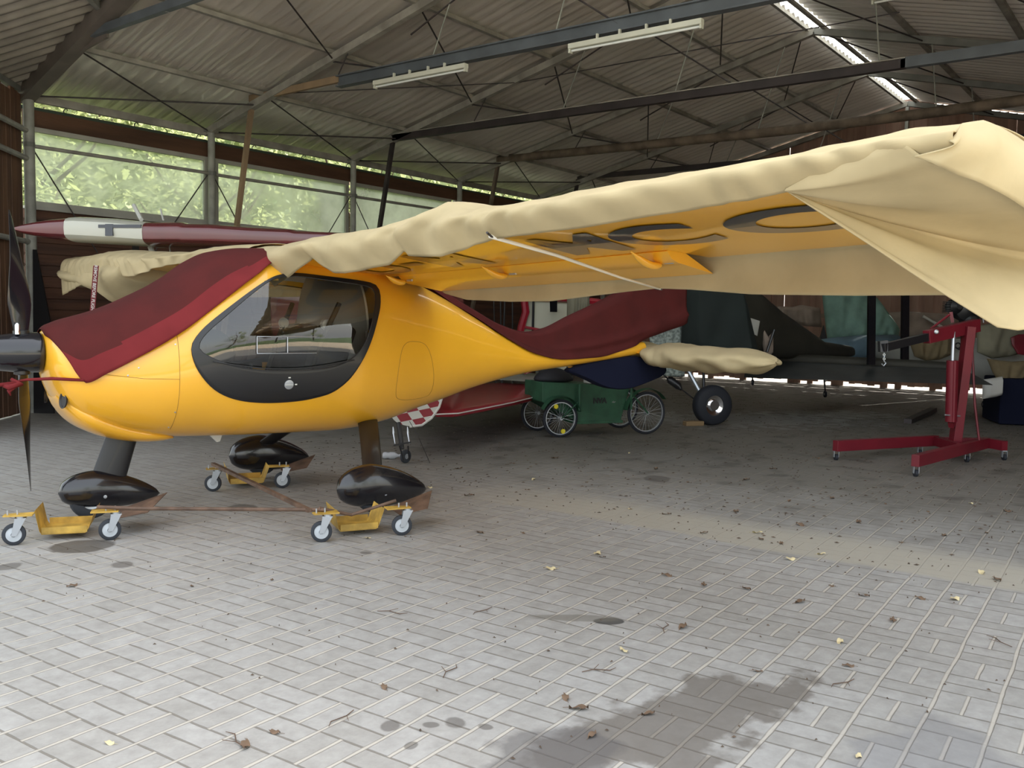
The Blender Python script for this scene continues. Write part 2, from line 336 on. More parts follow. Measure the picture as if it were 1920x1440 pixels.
    c = mixc(mth('MULTIPLY', mth('MULTIPLY', s, yl.outputs[0]), .93), c, (.345,.318,.262))
    # stains (oil and water marks with their own outlines)
    n4 = nt.nodes.new('ShaderNodeTexNoise'); n4.inputs['Scale'].default_value = 5; n4.inputs['Detail'].default_value = 6; L(tc.outputs['Object'], n4.inputs[0])
    def stain(sx, sy, ax, ay, ang, col, k, edge=.25, rough=.9):
        nonlocal c
        q = nt.nodes.new('ShaderNodeMapping'); q.vector_type = 'TEXTURE'; q.inputs['Location'].default_value = (sx, sy, 0); q.inputs['Rotation'].default_value = (0,0,math.radians(ang)); q.inputs['Scale'].default_value = (ax, ay, 1); L(tc.outputs['Object'], q.inputs[0])
        ln = nt.nodes.new('ShaderNodeVectorMath'); ln.operation = 'LENGTH'; L(q.outputs[0], ln.inputs[0])
        v = mth('ADD', ln.outputs['Value'], mth('MULTIPLY', mth('SUBTRACT', n4.outputs[0], .5), rough))
        a = nt.nodes.new('ShaderNodeMapRange'); a.inputs[1].default_value = 1 + edge/2; a.inputs[2].default_value = 1 - edge/2; L(v, a.inputs[0])
        c = mixc(mth('MULTIPLY', a.outputs[0], k), c, col)
    stain(2.72, 1.33, .62, .22, -12, (.10,.085,.07), .70, .2, 2.2)
    stain(2.25, 1.50, .24, .20, 0, (.09,.085,.085), .62, .2, 1.8)
    stain(2.95, .60, .35, .2, 0, (.16,.16,.17), .45, .3, 1.6)
    stain(2.66, 5.02, .17, .16, -30, (.055,.045,.035), .8, .12, .5)
    stain(3.47, 2.03, .07, .045, -50, (.03,.03,.03), .85, .1, .4)
    stain(3.42, 2.16, .19, .045, -56, (.13,.12,.10), .6, .3, 1.0)
    for sx, sy, r in ((2.26,1.9,.035),(2.11,2.05,.03),(2.2,1.95,.02),(2.05,1.9,.02),(2.3,1.8,.02),(2.6,4.5,.05),(2.2,4.9,.06),(3.6,3.7,.03),(6.9,3.6,.12),(3.9,5.2,.10)):
        stain(sx, sy, r*1.3, r, random.uniform(0,180), (.07,.062,.055), .65, .25, 1.5)
    # pale patches inside
    stain(11.9, 5.0, 1.5, .8, -50, (.42,.42,.40), .38, .4, 4.5); stain(13.6, 4.3, .9, .5, -50, (.42,.42,.40), .35, .4, 4.5)
    L(c, b.inputs['Base Color'])
    b.inputs['Roughness'].default_value = .62; b.inputs['Specular IOR Level'].default_value = .42
    hgt = mth('SUBTRACT', mth('MULTIPLY', n1.outputs[0], .25), mth('MAXIMUM', jX, jY))
    bp = nt.nodes.new('ShaderNodeBump'); bp.inputs['Strength'].default_value = .55; bp.inputs['Distance'].default_value = .006; L(hgt, bp.inputs['Height']); L(bp.outputs[0], b.inputs['Normal'])
    return m
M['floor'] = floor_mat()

# ================================================================== SETTING
YW, YR, YS, ZE, SL = 12.2, 5.0, -2.2, 4.07, .245         # window wall, ridge, south wall, eave height, slope
ZR = ZE + SL*(YW-YR)
XT = [5.8, 8.5, 11.4, 14.3, 17.15, 19.95]                # truss lines
XE = 20.1
def rz(y): return ZE + SL*((YW-y) if y > YR else (y-YS))
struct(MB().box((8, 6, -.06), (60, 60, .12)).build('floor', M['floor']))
struct(MB().box((10, 32, -.05), (90, 38, .1)).build('ground', M['grass']))
struct(MB().box((6, -26.6, -.04), (90, 32, .1)).build('ground_south', M['grass']))
struct(MB().box((4, -7.3, -.045), (70, 7.0, .1)).build('ground_apron', M['apron']))
# --- corrugated roof
PER, AMP = .20, .034
def corr(x): return AMP*max(-1, min(1, 1.45*math.sin(2*math.pi*x/PER)))
def roof_sheet(name, x0, x1, ya, yb, fa=None):
    n = int((x1-x0)/PER*8); m = MB(); ny = 6
    def f(u, v):
        y = lerp(ya, yb, v); xs = fa(y) if fa else x0
        x = xs + (x1-xs)*u
        return Vector((x, y, rz(y) + .112 + corr(x)))
    m.grid(f, n, ny); o = m.build(name, M['roof'], smooth=True, solid=.008); return struct(o)
hipx = lambda y: 5.8 - .09*(YW-y)
roof_sheet('ceiling', 5, XE+.15, YW+.25, YR+.10, hipx)
roof_sheet('ceiling_south', 5.7, XE+.15, YR-.17, YS-.3)
# small canopy roof beyond the first rafter, turned by 45 degrees
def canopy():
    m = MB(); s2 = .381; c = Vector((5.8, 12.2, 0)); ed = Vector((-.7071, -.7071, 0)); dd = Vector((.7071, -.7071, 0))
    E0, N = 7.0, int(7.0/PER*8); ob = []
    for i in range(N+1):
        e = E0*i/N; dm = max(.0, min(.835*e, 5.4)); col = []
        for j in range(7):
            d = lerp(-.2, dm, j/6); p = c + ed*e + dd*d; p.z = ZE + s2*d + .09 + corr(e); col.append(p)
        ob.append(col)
    m.loft(ob, close=False, cap=False); return m.build('ceiling_canopy', M['roof_shaded'], smooth=True, solid=.008)
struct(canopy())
# ridge skylight
m = MB(); m.grid(lambda u, v: Vector((lerp(5, XE, u), lerp(YR+.14, YR-.20, v), ZR + .10 + corr(lerp(5, XE, u))*.7 - abs(v-.5)*.03)), 660, 3)
struct(m.build('window_6', M['skylight'], smooth=True))
# --- window wall (north side)
wall = MB(); bh = .146
for k in range(18): wall.box((13, YW+.06, .02+bh*(k+.5)), (14.4, .045, bh-.010)); wall.box((13, YW+.075, .02+bh*k), (14.4, .03, .04))
for x in XT: wall.box((x+.12, YW+.10, 1.35), (.12, .06, 2.7))
struct(wall.build('wall_north', M['logs']))
struct(MB().box((13, YW+.04, 3.80), (14.4, .05, .21)).build('trim_1', M['beamwood']))
struct(MB().box((13, YW+.03, 2.655), (14.4, .09, .045)).build('trim_2', M['frame']))
W = [(5.86, 8.55), (8.66, 11.43), (11.54, 14.22), (14.34, 17.06), (17.18, 19.9)]
for i, (a, b) in enumerate(W):
    fr = MB(); z0, z1 = 2.68, 3.70; w = .065
    for x in (a, b): fr.box((x + (w/2 if x == a else -w/2), YW+.06, (z0+z1)/2), (w, .07, z1-z0))
    for z in (z0+w/2, z1-w/2): fr.box(((a+b)/2, YW+.06, z), (b-a-2*w, .07, w))
    o = fr.build('window_%d' % (i+1), M['frame']); struct(o)
    MB().box(((a+b)/2, YW+.06, (z0+z1)/2), (b-a-2*w, .008, z1-z0-2*w)).build('pane', M['pane'], o)
# gutter outside the eave
gu = MB(); gu.tube([(5.7, YW+.13, 3.925), (20, YW+.13, 3.925)], .045, 10); tag(gu.build('gutter', M['gutter']), 'dark green rain gutter running outside under the eave of the window wall', 'gutter')
for k in range(14):
    x = 6.4 + k*1.02; hk = MB().tube([(x, YW+.06, 3.99), (x, YW+.10, 4.03), (x, YW+.16, 4.0), (x, YW+.17, 3.90)], .007, 6)
    tag(hk.build('gutter_hook', M['steel_dk']), 'thin black gutter hook in the light slit under the eave', 'hook', 'gutter hooks under the eave')
# --- planked wall beside the corner post (45 degrees)
pl = MB(); c0 = Vector((5.72, 12.12, 0)); ed = Vector((-.7071, -.7071, 0)); nn = Vector((.7071, -.7071, 0))
k = 0; s = .02
while s < 2.6:
    wdt = random.uniform(.10, .15); pl.beam(c0+ed*(s+wdt/2)+nn*random.uniform(-.01,.01)+UP*.02, c0+ed*(s+wdt/2)+UP*(4.05+random.uniform(-.03,.03)), .03, wdt-.006, up=ed); s += wdt + (.012 if random.random() < .3 else 0)
struct(pl.build('wall_left', M['planks']))
for i, z in enumerate((3.25, 3.60, 2.2)):
    struct(MB().tube([c0+ed*.0+nn*.07+UP*z, c0+ed*2.6+nn*.07+UP*z], .035, 8).build('trim_%d' % (3+i), M['post']))
# --- far gable wall, vertical boards with daylight between some of them
gb = MB(); y = YS
while y < YW:
    wdt = random.uniform(.12, .16); top = rz(y+wdt/2) + (.02 if abs(y-YR) > .2 else -.08)
    off = .03 if int(y*7) % 2 else 0
    zb = (random.uniform(.03,.11) if 2.5 < y < 11.5 and random.random() < .75 else 0); z_ = zb
    for zt_, gp in ((.36, .035), (.74, .06), (1.50, .035), (top+.03 if abs(y-YR-.3) > .12 else top-.02, 0)):
        gp_ = gp if random.random() < .72 and 2.5 < y < 11.5 else 0
        gb.box((XE+off, y+wdt/2, (z_+zt_-gp_)/2), (.025, wdt, zt_-gp_-z_)); z_ = zt_
    y += wdt + (.006 if random.random() < .06 else -.006)
gb.box((XE+.10, YR, ZR-.02), (.03, .9, .34))  # added board behind the ridge, keeps sun spots off the floor
struct(gb.build('wall_far', M['farplanks']))
for i, z in enumerate((1.5, 3.1, 4.2)): struct(MB().box((XE-.06, 5, z), (.06, 14.2 if z < 4 else 12, .09)).build('trim_%d' % (6+i), M['pole']))
sw = MB()
for k in range(78): sw.box((8.0+.155*(k+.5), YS, 2.04), (.16, .03, 4.05))
struct(sw.build('wall_south', M['planks']))
# --- posts
names = ['by the plank wall at the far left corner', 'between the first and second window', 'between the second and third window', 'between the third and fourth window, just above the wing cover', 'at the far end of the fourth window', 'in the far corner of the window wall']
for i, x in enumerate(XT):
    t = thing('steel_post', 'grey painted tubular steel post ' + names[i], 'post', (x, YW-.12, 0))
    MB().tube([(0,0,0), (0,0,ZE-.03)], .052 if i else .066, 14).build('post', M['post'], t, smooth='auto')
    MB().box((0,0,ZE-.02), (.16,.14,.02)).build('top_plate', M['post'], t)
    MB().lathe((0,0,3.40), UP, [(0,.052),(0,.07),(.06,.07),(.06,.052)], 12).build('clamp', M['steel'], t)
# rail and rod bracing in front of the windows
for i in range(5):
    a, b = XT[i], XT[i+1]; bays = ['first', 'second', 'third', 'fourth', 'fifth']
    t = thing('wall_brace', 'horizontal pipe with two slanting rods across the %s window from the left' % bays[i], 'brace', (a, YW-.12, 3.42))
    L = b-a
    MB().tube([(.05,0,0), (L-.05,0,.01)], .026, 10).build('rail', M['purlin'], t, smooth='auto')
    MB().tube([(.06,.02,-.04), (.90,.02,-1.30)], .009, 6).build('rod', M['steel_dk'], t)
    MB().tube([(L-.06,.02,-.02), (L-1.0,.02,-1.30)], .009, 6).build('rod', M['steel_dk'], t)
# --- trusses
where = ['nearest the left corner, its chord leaving a big gusset plate', 'carrying the two fluorescent lamps on its grey steel chord', 'with the long dark brown steel chord', 'with a round wooden pole as its chord', 'second from the far gable with a dark chord', 'against the far gable wall']
cm = ['steel_blue', 'steel_blue', 'steel_dk', 'pole', 'steel_dk', 'pole']
for i, X in enumerate(XT):
    t = thing('roof_truss', 'roof truss ' + where[i], 'roof truss', (X, 0, 0))
    xr = (lambda y: hipx(y)-5.8) if i == 0 else (lambda y: 0.0)
    def RP(y, dz=0): return Vector((xr(y), y, rz(y)+dz))
    rw = .09 if i else .17
    r = MB().beam(RP(YW, -.03), RP(YR, -.03), rw, rw*1.1); r.build('rafter', M['purlin'] if i else M['rafter1'], t)
    MB().beam(Vector((0, YR, ZR-.03)), Vector((0, YS, ZE-.03)), rw, rw*1.1).build('rafter', M['steel'], t)
    if i == 0:
        MB().beam((-.15, 10.32, 4.47), (-.4, 4.5, 4.42), .07, .09).build('chord', M['steel_blue'], t)
        MB().prism([(.04,11.5,4.20),(-.12,9.95,4.60),(-.12,9.95,4.38),(-.08,10.6,4.33)], (-.03,0,0)).build('gusset_plate', M['rafter1'], t)
        MB().beam((-.2, 8.7, 4.42), (-.28, 8.45, 4.95), .05, .06).build('stay', M['steel'], t)
    elif i == 1:
        MB().beam((0, 11.15, 4.42), (0, 9.28, 4.44), .05, .09).build('timber_chord', M['wood_prop'], t)
        g = MB(); g.beam((0, 9.3, 4.47), (0, -1.1, 4.47), .11, .015); g.beam((0, 9.3, 4.34), (0, -1.1, 4.34), .11, .015); g.beam((0, 9.3, 4.405), (0, -1.1, 4.405), .02, .125); g.build('chord', M['steel_blue'], t)
    elif i == 2:
        g = MB(); g.beam((0, 11.1, 4.33), (0, 2.9, 4.35), .09, .10); g.build('chord', M['steel_dk'], t)
        MB().beam((0, 11.05, 4.392), (0, 2.9, 4.412), .11, .014).build('top_flange', M['purlin'], t)
        MB().beam((0, 2.95, 4.36), (0, -1.1, 4.36), .09, .12).build('chord_extension', M['steel_blue'], t)
    elif i == 3:
        MB().tube([(0, 11.1, 4.40), (0, 8.5, 4.37), (0, 5.5, 4.35), (0, 3.5, 4.37), (0, 0, 4.46), (0, -1.1, 4.48)], .075, 12).build('chord', M['pole'], t, smooth='auto')
    else:
        MB().beam((0, 11.1, 4.42), (0, -1.1, 4.42), .08, .10).build('chord', M[cm[i]], t)
    if 0 < i < 5:
        lm = [None, 'wood_prop', 'steel_dk', 'pole', 'steel_dk'][i]
        MB().beam((0, 11.10, 4.38), (0, 12.02, .02) if i != 9 else (0,12,0), .065, .06, up=(1,0,0)).build('leg', M[lm], t)
        for (ya, yb) in ((7.3, 7.66), (5.45, 5.85), (3.3, 3.2), (9.1, 9.35)):
            MB().tube([(0, ya, rz(ya)-.05), (0, yb, 4.42)], .009, 6).build('hanger_rod', M['post'] if ya < 8 else M['steel_dk'], t)
        for (ya, yb) in ((9.45, 8.3), (6.5, 8.0), (6.5, 5.05)):
            MB().tube([(0, ya, rz(ya)-.05), (0, yb, 4.42 if yb < 6 or yb > 8.1 else rz(yb)-.3)], .011, 6).build('web_rod', M['steel_dk'], t)
    elif i == 5:
        MB().beam((-.02, YR, ZR-.1), (-.02, YR, 3.1), .07, .06).build('king_post', M['post'], t)
        for a_, b_ in ((8.4, 7.2), (1.9, 3.3)): MB().beam((-.05, a_, rz(a_)-.1), (-.05, b_, 3.1), .05, .05).build('stay', M['post'], t)
# --- purlins: angle bars along the hall
PY = [(10.85, 'lowest purlin above the windows'), (9.4, 'second purlin up from the windows'), (7.9, 'third purlin up from the windows'), (6.3, 'uppermost purlin before the ridge on the window side'), (3.55, 'first purlin beyond the bright ridge strip'), (2.1, 'second purlin beyond the bright ridge strip'), (.6, 'third purlin beyond the bright ridge strip'), (-.8, 'lowest purlin on the side away from the windows')]
for y, lab in PY:
    x0 = hipx(y) if y > YR else 5.75
    m = MB(); m.beam((x0, y, rz(y)+.045), (XE, y, rz(y)+.045), .065, .055); m.beam((x0, y+.03, rz(y)+.05), (XE, y+.03, rz(y)+.05), .05, .03)
    tag(m.build('purlin', M['purlin']), 'pale angle steel ' + lab, 'purlin')
for y, lab in ((YR+.10, 'left edge of the bright skylight strip'), (YR-.16, 'right edge of the bright skylight strip')):
    tag(MB().beam((5, y, rz(y)+.03), (XE, y, rz(y)+.03), .05, .05).build('ridge_purlin', M['purlin']), 'pale ridge purlin along the ' + lab, 'purlin')
tag(MB().beam((5.8, YW-.02, ZE-.02), (XE, YW-.02, ZE-.02), .06, .10).build('eave_purlin', M['purlin']), 'eave purlin on top of the window wall above the light slit', 'purlin')
# canopy purlins
c = Vector((5.8, 12.2, 0)); dd = Vector((.7071, -.7071, 0))
for d, lab in ((0, 'at its outer edge'), (1.45, 'across its middle, meeting the first rafter'), (2.9, 'high up at the top left')):
    e0 = d/.835; p0 = c+ed*e0+dd*d; p1 = c+ed*6.9+dd*d; p0.z = p1.z = ZE+.381*d+.035
    tag(MB().beam(p0, p1, .06, .07).build('canopy_purlin', M['steel']), 'dark purlin of the turned roof at left, ' + lab, 'purlin')
# roof bracing rods
for i in range(5):
    a, b = XT[i], XT[i+1]
    t = thing('roof_bracing', 'crossed thin bracing rods under the roof of bay %s from the left corner' % bays[i], 'bracing rods', (0,0,0))
    for (y0, y1, x0, x1) in ((10.75, YW-.1, a, b), (YW-.1, 11.0, a, b), (7.9, 9.4, a+.1, b), (5.2, 6.4, a, b-.3), (3.4, 4.9, b, a), (.6, 2.1, a, b), (2.1, .6, a, b)):
        MB().tube([(x0, y0, rz(y0)-.05), (x1, y1, rz(y1)-.05)], .011, 6).build('rod', M['steel_dk'], t)
# wire along the trusses
tag(MB().tube([(8.5, 11.0, 4.46), (11.4, 8.5, 4.9), (11.4, 3, 4.95)], .007, 6).build('cable', M['steel_dk']), 'thin dark cable strung under the roof sheets above the dark brown chord', 'cable')
# --- fluorescent lamps
def lamp(p0, p1, lab):
    p0, p1 = Vector(p0), Vector(p1); c = (p0+p1)/2; L = (p1-p0).length; t = thing('fluorescent_lamp', lab, 'lamp', c, math.atan2((p1-p0).y, (p1-p0).x), 'fluorescent lamps under the roof trusses' if False else None)
    MB().box((0,0,.03), (L, .075, .055)).build('housing', M['lampw'], t, bevel=.006)
    MB().tube([(-L/2+.03,-.0,-.015),(L/2-.03,0,-.015)], .013, 10).build('tube', M['tubew'], t, smooth='auto')
    for s in (-1, 1): MB().box((s*(L/2-.012),0,-.01), (.022, .05, .055)).build('end_socket', M['lampw'], t)
    for s in (-.55, -.2, .2, .55): MB().box((s*L/2,0,.08), (.02, .03, .06)).build('bracket', M['lampw'], t)
    return t
lamp((8.32, 5.53, 4.19), (8.32, 4.0, 4.18), 'longer looking fluorescent lamp hanging near the top centre under the grey chord')
lamp((8.32, 8.44, 4.23), (8.32, 6.95, 4.17), 'fluorescent lamp hanging left of the other, over the cockpit of the yellow aircraft')
lamp((11.2, 3.26, 5.07), (11.2, 1.9, 5.05), 'fluorescent lamp just entering the frame at the top edge right of the ridge strip')
# --- trees outside
def leaf_tree(name, c, r, h, n, lab, cat='tree'):
    t = thing(name, lab, cat, c)
    random.seed(int(c[0]*10+c[1]))
    tr = MB(); tr.tube([(0,0,0),(.1,.05,h*.4),(-.05,.1,h*.8)], [.14,.10,.04], 8)
    for k in range(7):
        a = random.uniform(0, 6.28); z = h*random.uniform(.3,.7); tr.tube([(0,.05,z),(math.cos(a)*r*.5, math.sin(a)*r*.5, z+h*.15),(math.cos(a)*r*.8, math.sin(a)*r*.8, z+h*.3)], [.04,.025,.01], 6)
    tr.build('trunk', M['bark'], t)
    lv = MB(); blobs = [(random.uniform(-r,r)*.7, random.uniform(-r,r)*.5, random.uniform(.12,.95)*h, random.uniform(.35,.8)) for _ in range(16)]
    for k in range(n):
        b = random.choice(blobs); d = Vector((random.gauss(0,1), random.gauss(0,1), random.gauss(0,1))).normalized()*b[3]*random.random()**.4
        p = Vector((b[0], b[1], b[2]))+d; u = Vector((random.gauss(0,1), random.gauss(0,1), random.gauss(0,.5))).normalized(); w = u.cross(Vector((random.gauss(0,1), random.gauss(0,1), random.gauss(0,1)))).normalized(); s = random.uniform(.035,.08)
        lv.add([p-u*s, p+w*s*.5, p+u*s, p-w*s*.5], [(0,1,2,3)])
    lv.build('foliage', M['leaf'], t, recalc=False)
    return t
TR = [((7.3,15.2,0),1.7,5.5,'leafy green tree outside the first window'), ((10.9,15.6,0),1.6,5.0,'leafy green tree outside the second window'), ((14.5,15.4,0),1.7,5.6,'leafy green tree outside the third window'), ((18.2,15.6,0),1.8,5.2,'leafy green tree outside the fourth window'), ((22.5,15.8,0),2.0,5.6,'leafy green tree outside the fifth window, mostly hidden')]
for c_, r_, h_, l_ in TR: leaf_tree('broadleaf_tree', c_, r_, h_, 5200, l_)
for c_, r_, h_, l_ in (((4.5,-17.5,0),2.2,7,'tree behind the photographer, mirrored in the cabin window'), ((9.5,-18,0),2.4,8,'second tree behind the photographer, further right'), ((-3,-17,0),2.4,7.5,'tree behind the photographer, furthest left')): leaf_tree('broadleaf_tree', c_, r_, h_, 4500, l_)
random.seed(11)
hd = MB()
hd.grid(lambda u, v: Vector((lerp(1, 34, u), 19.2+.5*math.sin(u*40)+.4*math.sin(v*9+u*17), lerp(0, 9.5+.8*math.sin(u*23), v))), 60, 20)
for k in range(26000):
    p = Vector((random.uniform(3, 30), random.uniform(17.8, 19.0), random.random()**1.2*8.5+.1)); u = Vector((random.gauss(0,1), random.gauss(0,1), random.gauss(0,.5))).normalized(); w = u.cross(Vector((random.gauss(0,1), random.gauss(0,1), random.gauss(0,1)))).normalized(); s = random.uniform(.07,.15)
    hd.add([p-u*s, p+w*s*.6, p+u*s, p-w*s*.6], [(0,1,2,3)])
tag(hd.build('hedge', M['leaf'], recalc=False), 'continuous green undergrowth seen hazily behind the trees through the windows', 'hedge', kind='stuff')
random.seed(5)

# ================================================================== YELLOW AIRCRAFT
AN, ATH = Vector((2.99, 5.56, 0)), math.radians(-13.5)
def P(a, b, z): return Vector((a, -b, z))                # aft, towards the camera side, up
ST = [(-.25,.955,1.205,.125,2.0),(-.235,.90,1.225,.20,2.0),(-.20,.81,1.24,.28,2.1),(-.15,.73,1.26,.33,2.2),(-.08,.665,1.28,.375,2.2),(.05,.61,1.315,.42,2.3),(.2,.565,1.365,.455,2.3),(.36,.535,1.44,.49,2.3),(.52,.52,1.55,.52,2.3),(.66,.513,1.66,.545,2.4),(.8,.508,1.73,.57,2.5),
(1.0,.503,1.765,.59,2.6),(1.3,.498,1.775,.60,2.7),(1.6,.492,1.765,.59,2.7),(1.8,.498,1.74,.555,2.6),(2.08,.53,1.69,.49,2.4),(2.37,.598,1.61,.41,2.2),(2.68,.67,1.49,.33,2.1),(3.0,.75,1.345,.25,2.0),(3.35,.82,1.19,.18,2.0),(3.7,.87,1.08,.13,2.0),(4.03,.90,1.045,.10,2.0),(4.5,.945,1.075,.08,2.0),(4.98,.995,1.125,.065,2.0),(5.12,1.01,1.125,.05,2.0)]
SL_ = [[(s[0], s[k]) for s in ST] for k in range(1, 5)]
def prof(a): return [catm(q, a) for q in SL_]
def sb(a, z):
    bo, to, hw, n = prof(a); zc = bo+(to-bo)*.47; hz = (to-zc) if z > zc else (zc-bo); r = min(abs((z-zc)/hz), 1)
    return hw*(1-r**n)**(1/n)
def fpt(a, ang, off=0):                                  # point on the skin, ang 0 = camera side, 90 = top
    bo, to, hw, n = prof(a); zc = bo+(to-bo)*.47; cs, sn = math.cos(ang), math.sin(ang); hz = (to-zc) if sn > 0 else (zc-bo)
    b = (hw+off)*math.copysign(abs(cs)**(2/n), cs); z = zc+(hz+off)*math.copysign(abs(sn)**(2/n), sn)
    return P(a, b, z)
def ang_of(a, z):
    bo, to, hw, n = prof(a); zc = bo+(to-bo)*.47; hz = (to-zc) if z > zc else (zc-bo); r = max(-1, min(1, (z-zc)/hz))
    return math.copysign(math.asin(min(1, abs(r)**(n/2))), r)
def spt(a, z, off=0, side=1):                            # skin point from side view position, pushed out by off
    b = sb(a, z); e = .01; ga = (sb(a+e, z)-sb(a-e, z))/(2*e); gz = (sb(a, z+e)-sb(a, z-e))/(2*e)
    gz = max(-3, min(3, gz)); n = Vector((-ga, 1, -gz)).normalized()
    return P(a+n.x*off, side*(b+n.y*off), z+n.z*off)
OUT = [(0.999,1.566),(1.097,1.595),(1.193,1.606),(1.363,1.595),(1.525,1.584),(1.728,1.57),(1.816,1.555),(1.839,1.51),(1.812,1.4),(1.768,1.306),(1.722,1.195),(1.668,1.085),(1.594,.969),(1.516,.879),(1.41,.809),(1.306,.784),(1.176,.763),(.958,.758),(.783,.779),(.661,.824),(.575,.888),(.503,.986),(.474,1.078),(.477,1.143),(.525,1.209),(.585,1.269),(.684,1.35),(.823,1.457)]
INN = [(0.994,1.548),(1.09,1.573),(1.202,1.581),(1.352,1.566),(1.534,1.551),(1.713,1.536),(1.774,1.519),(1.778,1.47),(1.747,1.38),(1.7,1.262),(1.659,1.166),(1.583,1.068),(1.466,1.008),(1.345,.982),(1.152,.972),(.935,.976),(.764,.999),(.651,1.034),(.566,1.074),(.518,1.111),(.53,1.16),(.596,1.233),(.695,1.317),(.825,1.43)]
def resample(Pg, n, start):
    # arc-length resample of a closed polygon, starting from the vertex nearest `start`, corners rounded by Chaikin
    for _ in range(2):
        Q = []
        for i in range(len(Pg)):
            p, q = Pg[i], Pg[(i+1) % len(Pg)]; Q += [(.75*p[0]+.25*q[0], .75*p[1]+.25*q[1]), (.25*p[0]+.75*q[0], .25*p[1]+.75*q[1])]
        Pg = Q
    cx, cz = start; rays = []
    for k in range(n):
        t = 2*math.pi*k/n; dx, dz = math.cos(t), math.sin(t); best = 0
        for i in range(len(Pg)):
            (x0, z0), (x1, z1) = Pg[i], Pg[(i+1) % len(Pg)]; ex, ez = x1-x0, z1-z0; den = dx*ez-dz*ex
            if abs(den) < 1e-9: continue
            s = ((x0-cx)*ez-(z0-cz)*ex)/den; q = ((x0-cx)*dz-(z0-cz)*dx)/den
            if s > 0 and -1e-6 <= q <= 1+1e-6: best = max(best, s)
        rays.append((cx+dx*best, cz+dz*best))
    return rays
CC = (1.17, 1.22); NR = 120
RO, RI = resample(OUT, NR, CC), resample(INN, NR, CC)
HOLE = [(lerp(i[0], o[0], .45), lerp(i[1], o[1], .45)) for i, o in zip(RI, RO)]
AC = thing('ultralight_aircraft', 'yellow high-wing ultralight aircraft with black cabin door, half covered with cloths, standing on a trolley', 'aircraft', AN, ATH)
# fuselage shell with door openings on both sides
def fuselage():
    m = MB(); NA, NB = 260, 96; A = [lerp(-.25, 5.12, (i/NA)**1.25) for i in range(NA+1)]
    rings = [[fpt(a, 2*math.pi*k/NB) for k in range(NB)] for a in A]
    m.loft(rings, cap=True); vs = [Vector(p) for p in m.v]; fs = []
    for f in m.f:
        c = sum((vs[i] for i in f), Vector())/len(f)
        if len(f) == 4 and abs(c.y) > .25 and inpoly(c.x, c.z, HOLE): continue
        fs.append(f)
    m.f = fs; m.m = [0]*len(fs)
    return m.build('fuselage', M['yellow'], AC, smooth='auto')
fuselage()
li = MB()                                               # cabin liner inside the shell, front part dark for the shade under the cover
li.loft([[fpt(a, 2*math.pi*k/48, -.03) for k in range(48)] for a in [.42+.07*i for i in range(21)]], cap=True); li.m = [1 if i < 48*8 else 0 for i in range(len(li.m))]
vs = [Vector(p) for p in li.v]; keep = []; km = []
for f, mi_ in zip(li.f, li.m):
    c = sum((vs[i] for i in f), Vector())/len(f)
    if len(f) == 4 and abs(c.y) > .2 and inpoly(c.x, c.z, RO): continue
    keep.append(f); km.append(mi_)
li.f = keep; li.m = km
li.build('cabin_liner', [M['cabin'], M['seat']], AC, smooth='auto')
for side in (1, -1):
    d = MB()
    ringsets = []
    for q in (0, .06, .12, .3, .5, .7, .88, .94, 1): ringsets.append([spt(lerp(o[0], i[0], q), lerp(o[1], i[1], q), .004 + (.010 if .05 < q < .95 else (.002 if q == 0 else .006)), side) for o, i in zip(RO, RI)])
    d.loft(ringsets, cap=False); dr = d.build('cabin_door', M['black_satin'], AC, smooth=True)
    if side == 1: tag(dr, 'black cabin door with a large glazed window and a round silver latch')
    g = MB(); rs = []
    for q in (0, .15, .3, .45, .6, .75, .9, .99): rs.append([spt(lerp(i[0], CC[0], q), lerp(i[1], CC[1], q), .010+.018*math.sin(q*1.57), side) for i in RI])
    g.loft(rs, cap=False); n0 = len(rs)-1; g.f.append(tuple(n0*NR+k for k in range(NR))); g.m.append(0)
    g.build('door_window', M['doorglass'], dr, smooth=True)
    if side == 1:
        cpt = spt(1.084, .882, .014); nn_ = (spt(1.084, .882, .1)-spt(1.084, .882, 0)).normalized()
        MB().lathe(cpt, nn_, [(0,.031),(.006,.031),(.007,.027),(.007,0.001)], 28).build('latch', M['zinc'], dr, smooth='auto')
        MB().beam(cpt+nn_*.009+Vector((-.027,0,0)), cpt+nn_*.009+Vector((.027,0,0)), .004, .005, up=nn_).build('latch_handle', M['white'], dr)
        lw = MB()
        for (da, dz) in ((0, .045), (.048, 0)): q = spt(1.084+da, .882+dz, .017); lw.box(q, (.016, .003, .008))
        lw.build('latch_mark', M['white'], dr)
        # weather strip line across the glazing and small sliding window rails
        MB().tube([spt(lerp(.60,1.55,t), 1.035-.05*math.sin(t*3.14), .03) for t in [i/16 for i in range(17)]], .004, 5).build('window_seal', M['belt'], dr)
        sr = MB(); 
        for z in (1.085, 1.19): sr.tube([spt(.86+.40*t, z, .035) for t in [i/8 for i in range(9)]], .0035, 5)
        for a in (.862, 1.06): sr.tube([spt(a, 1.085, .035), spt(a, 1.19, .035)], .003, 5)
        sr.build('sliding_window_rail', M['zinc'], dr)
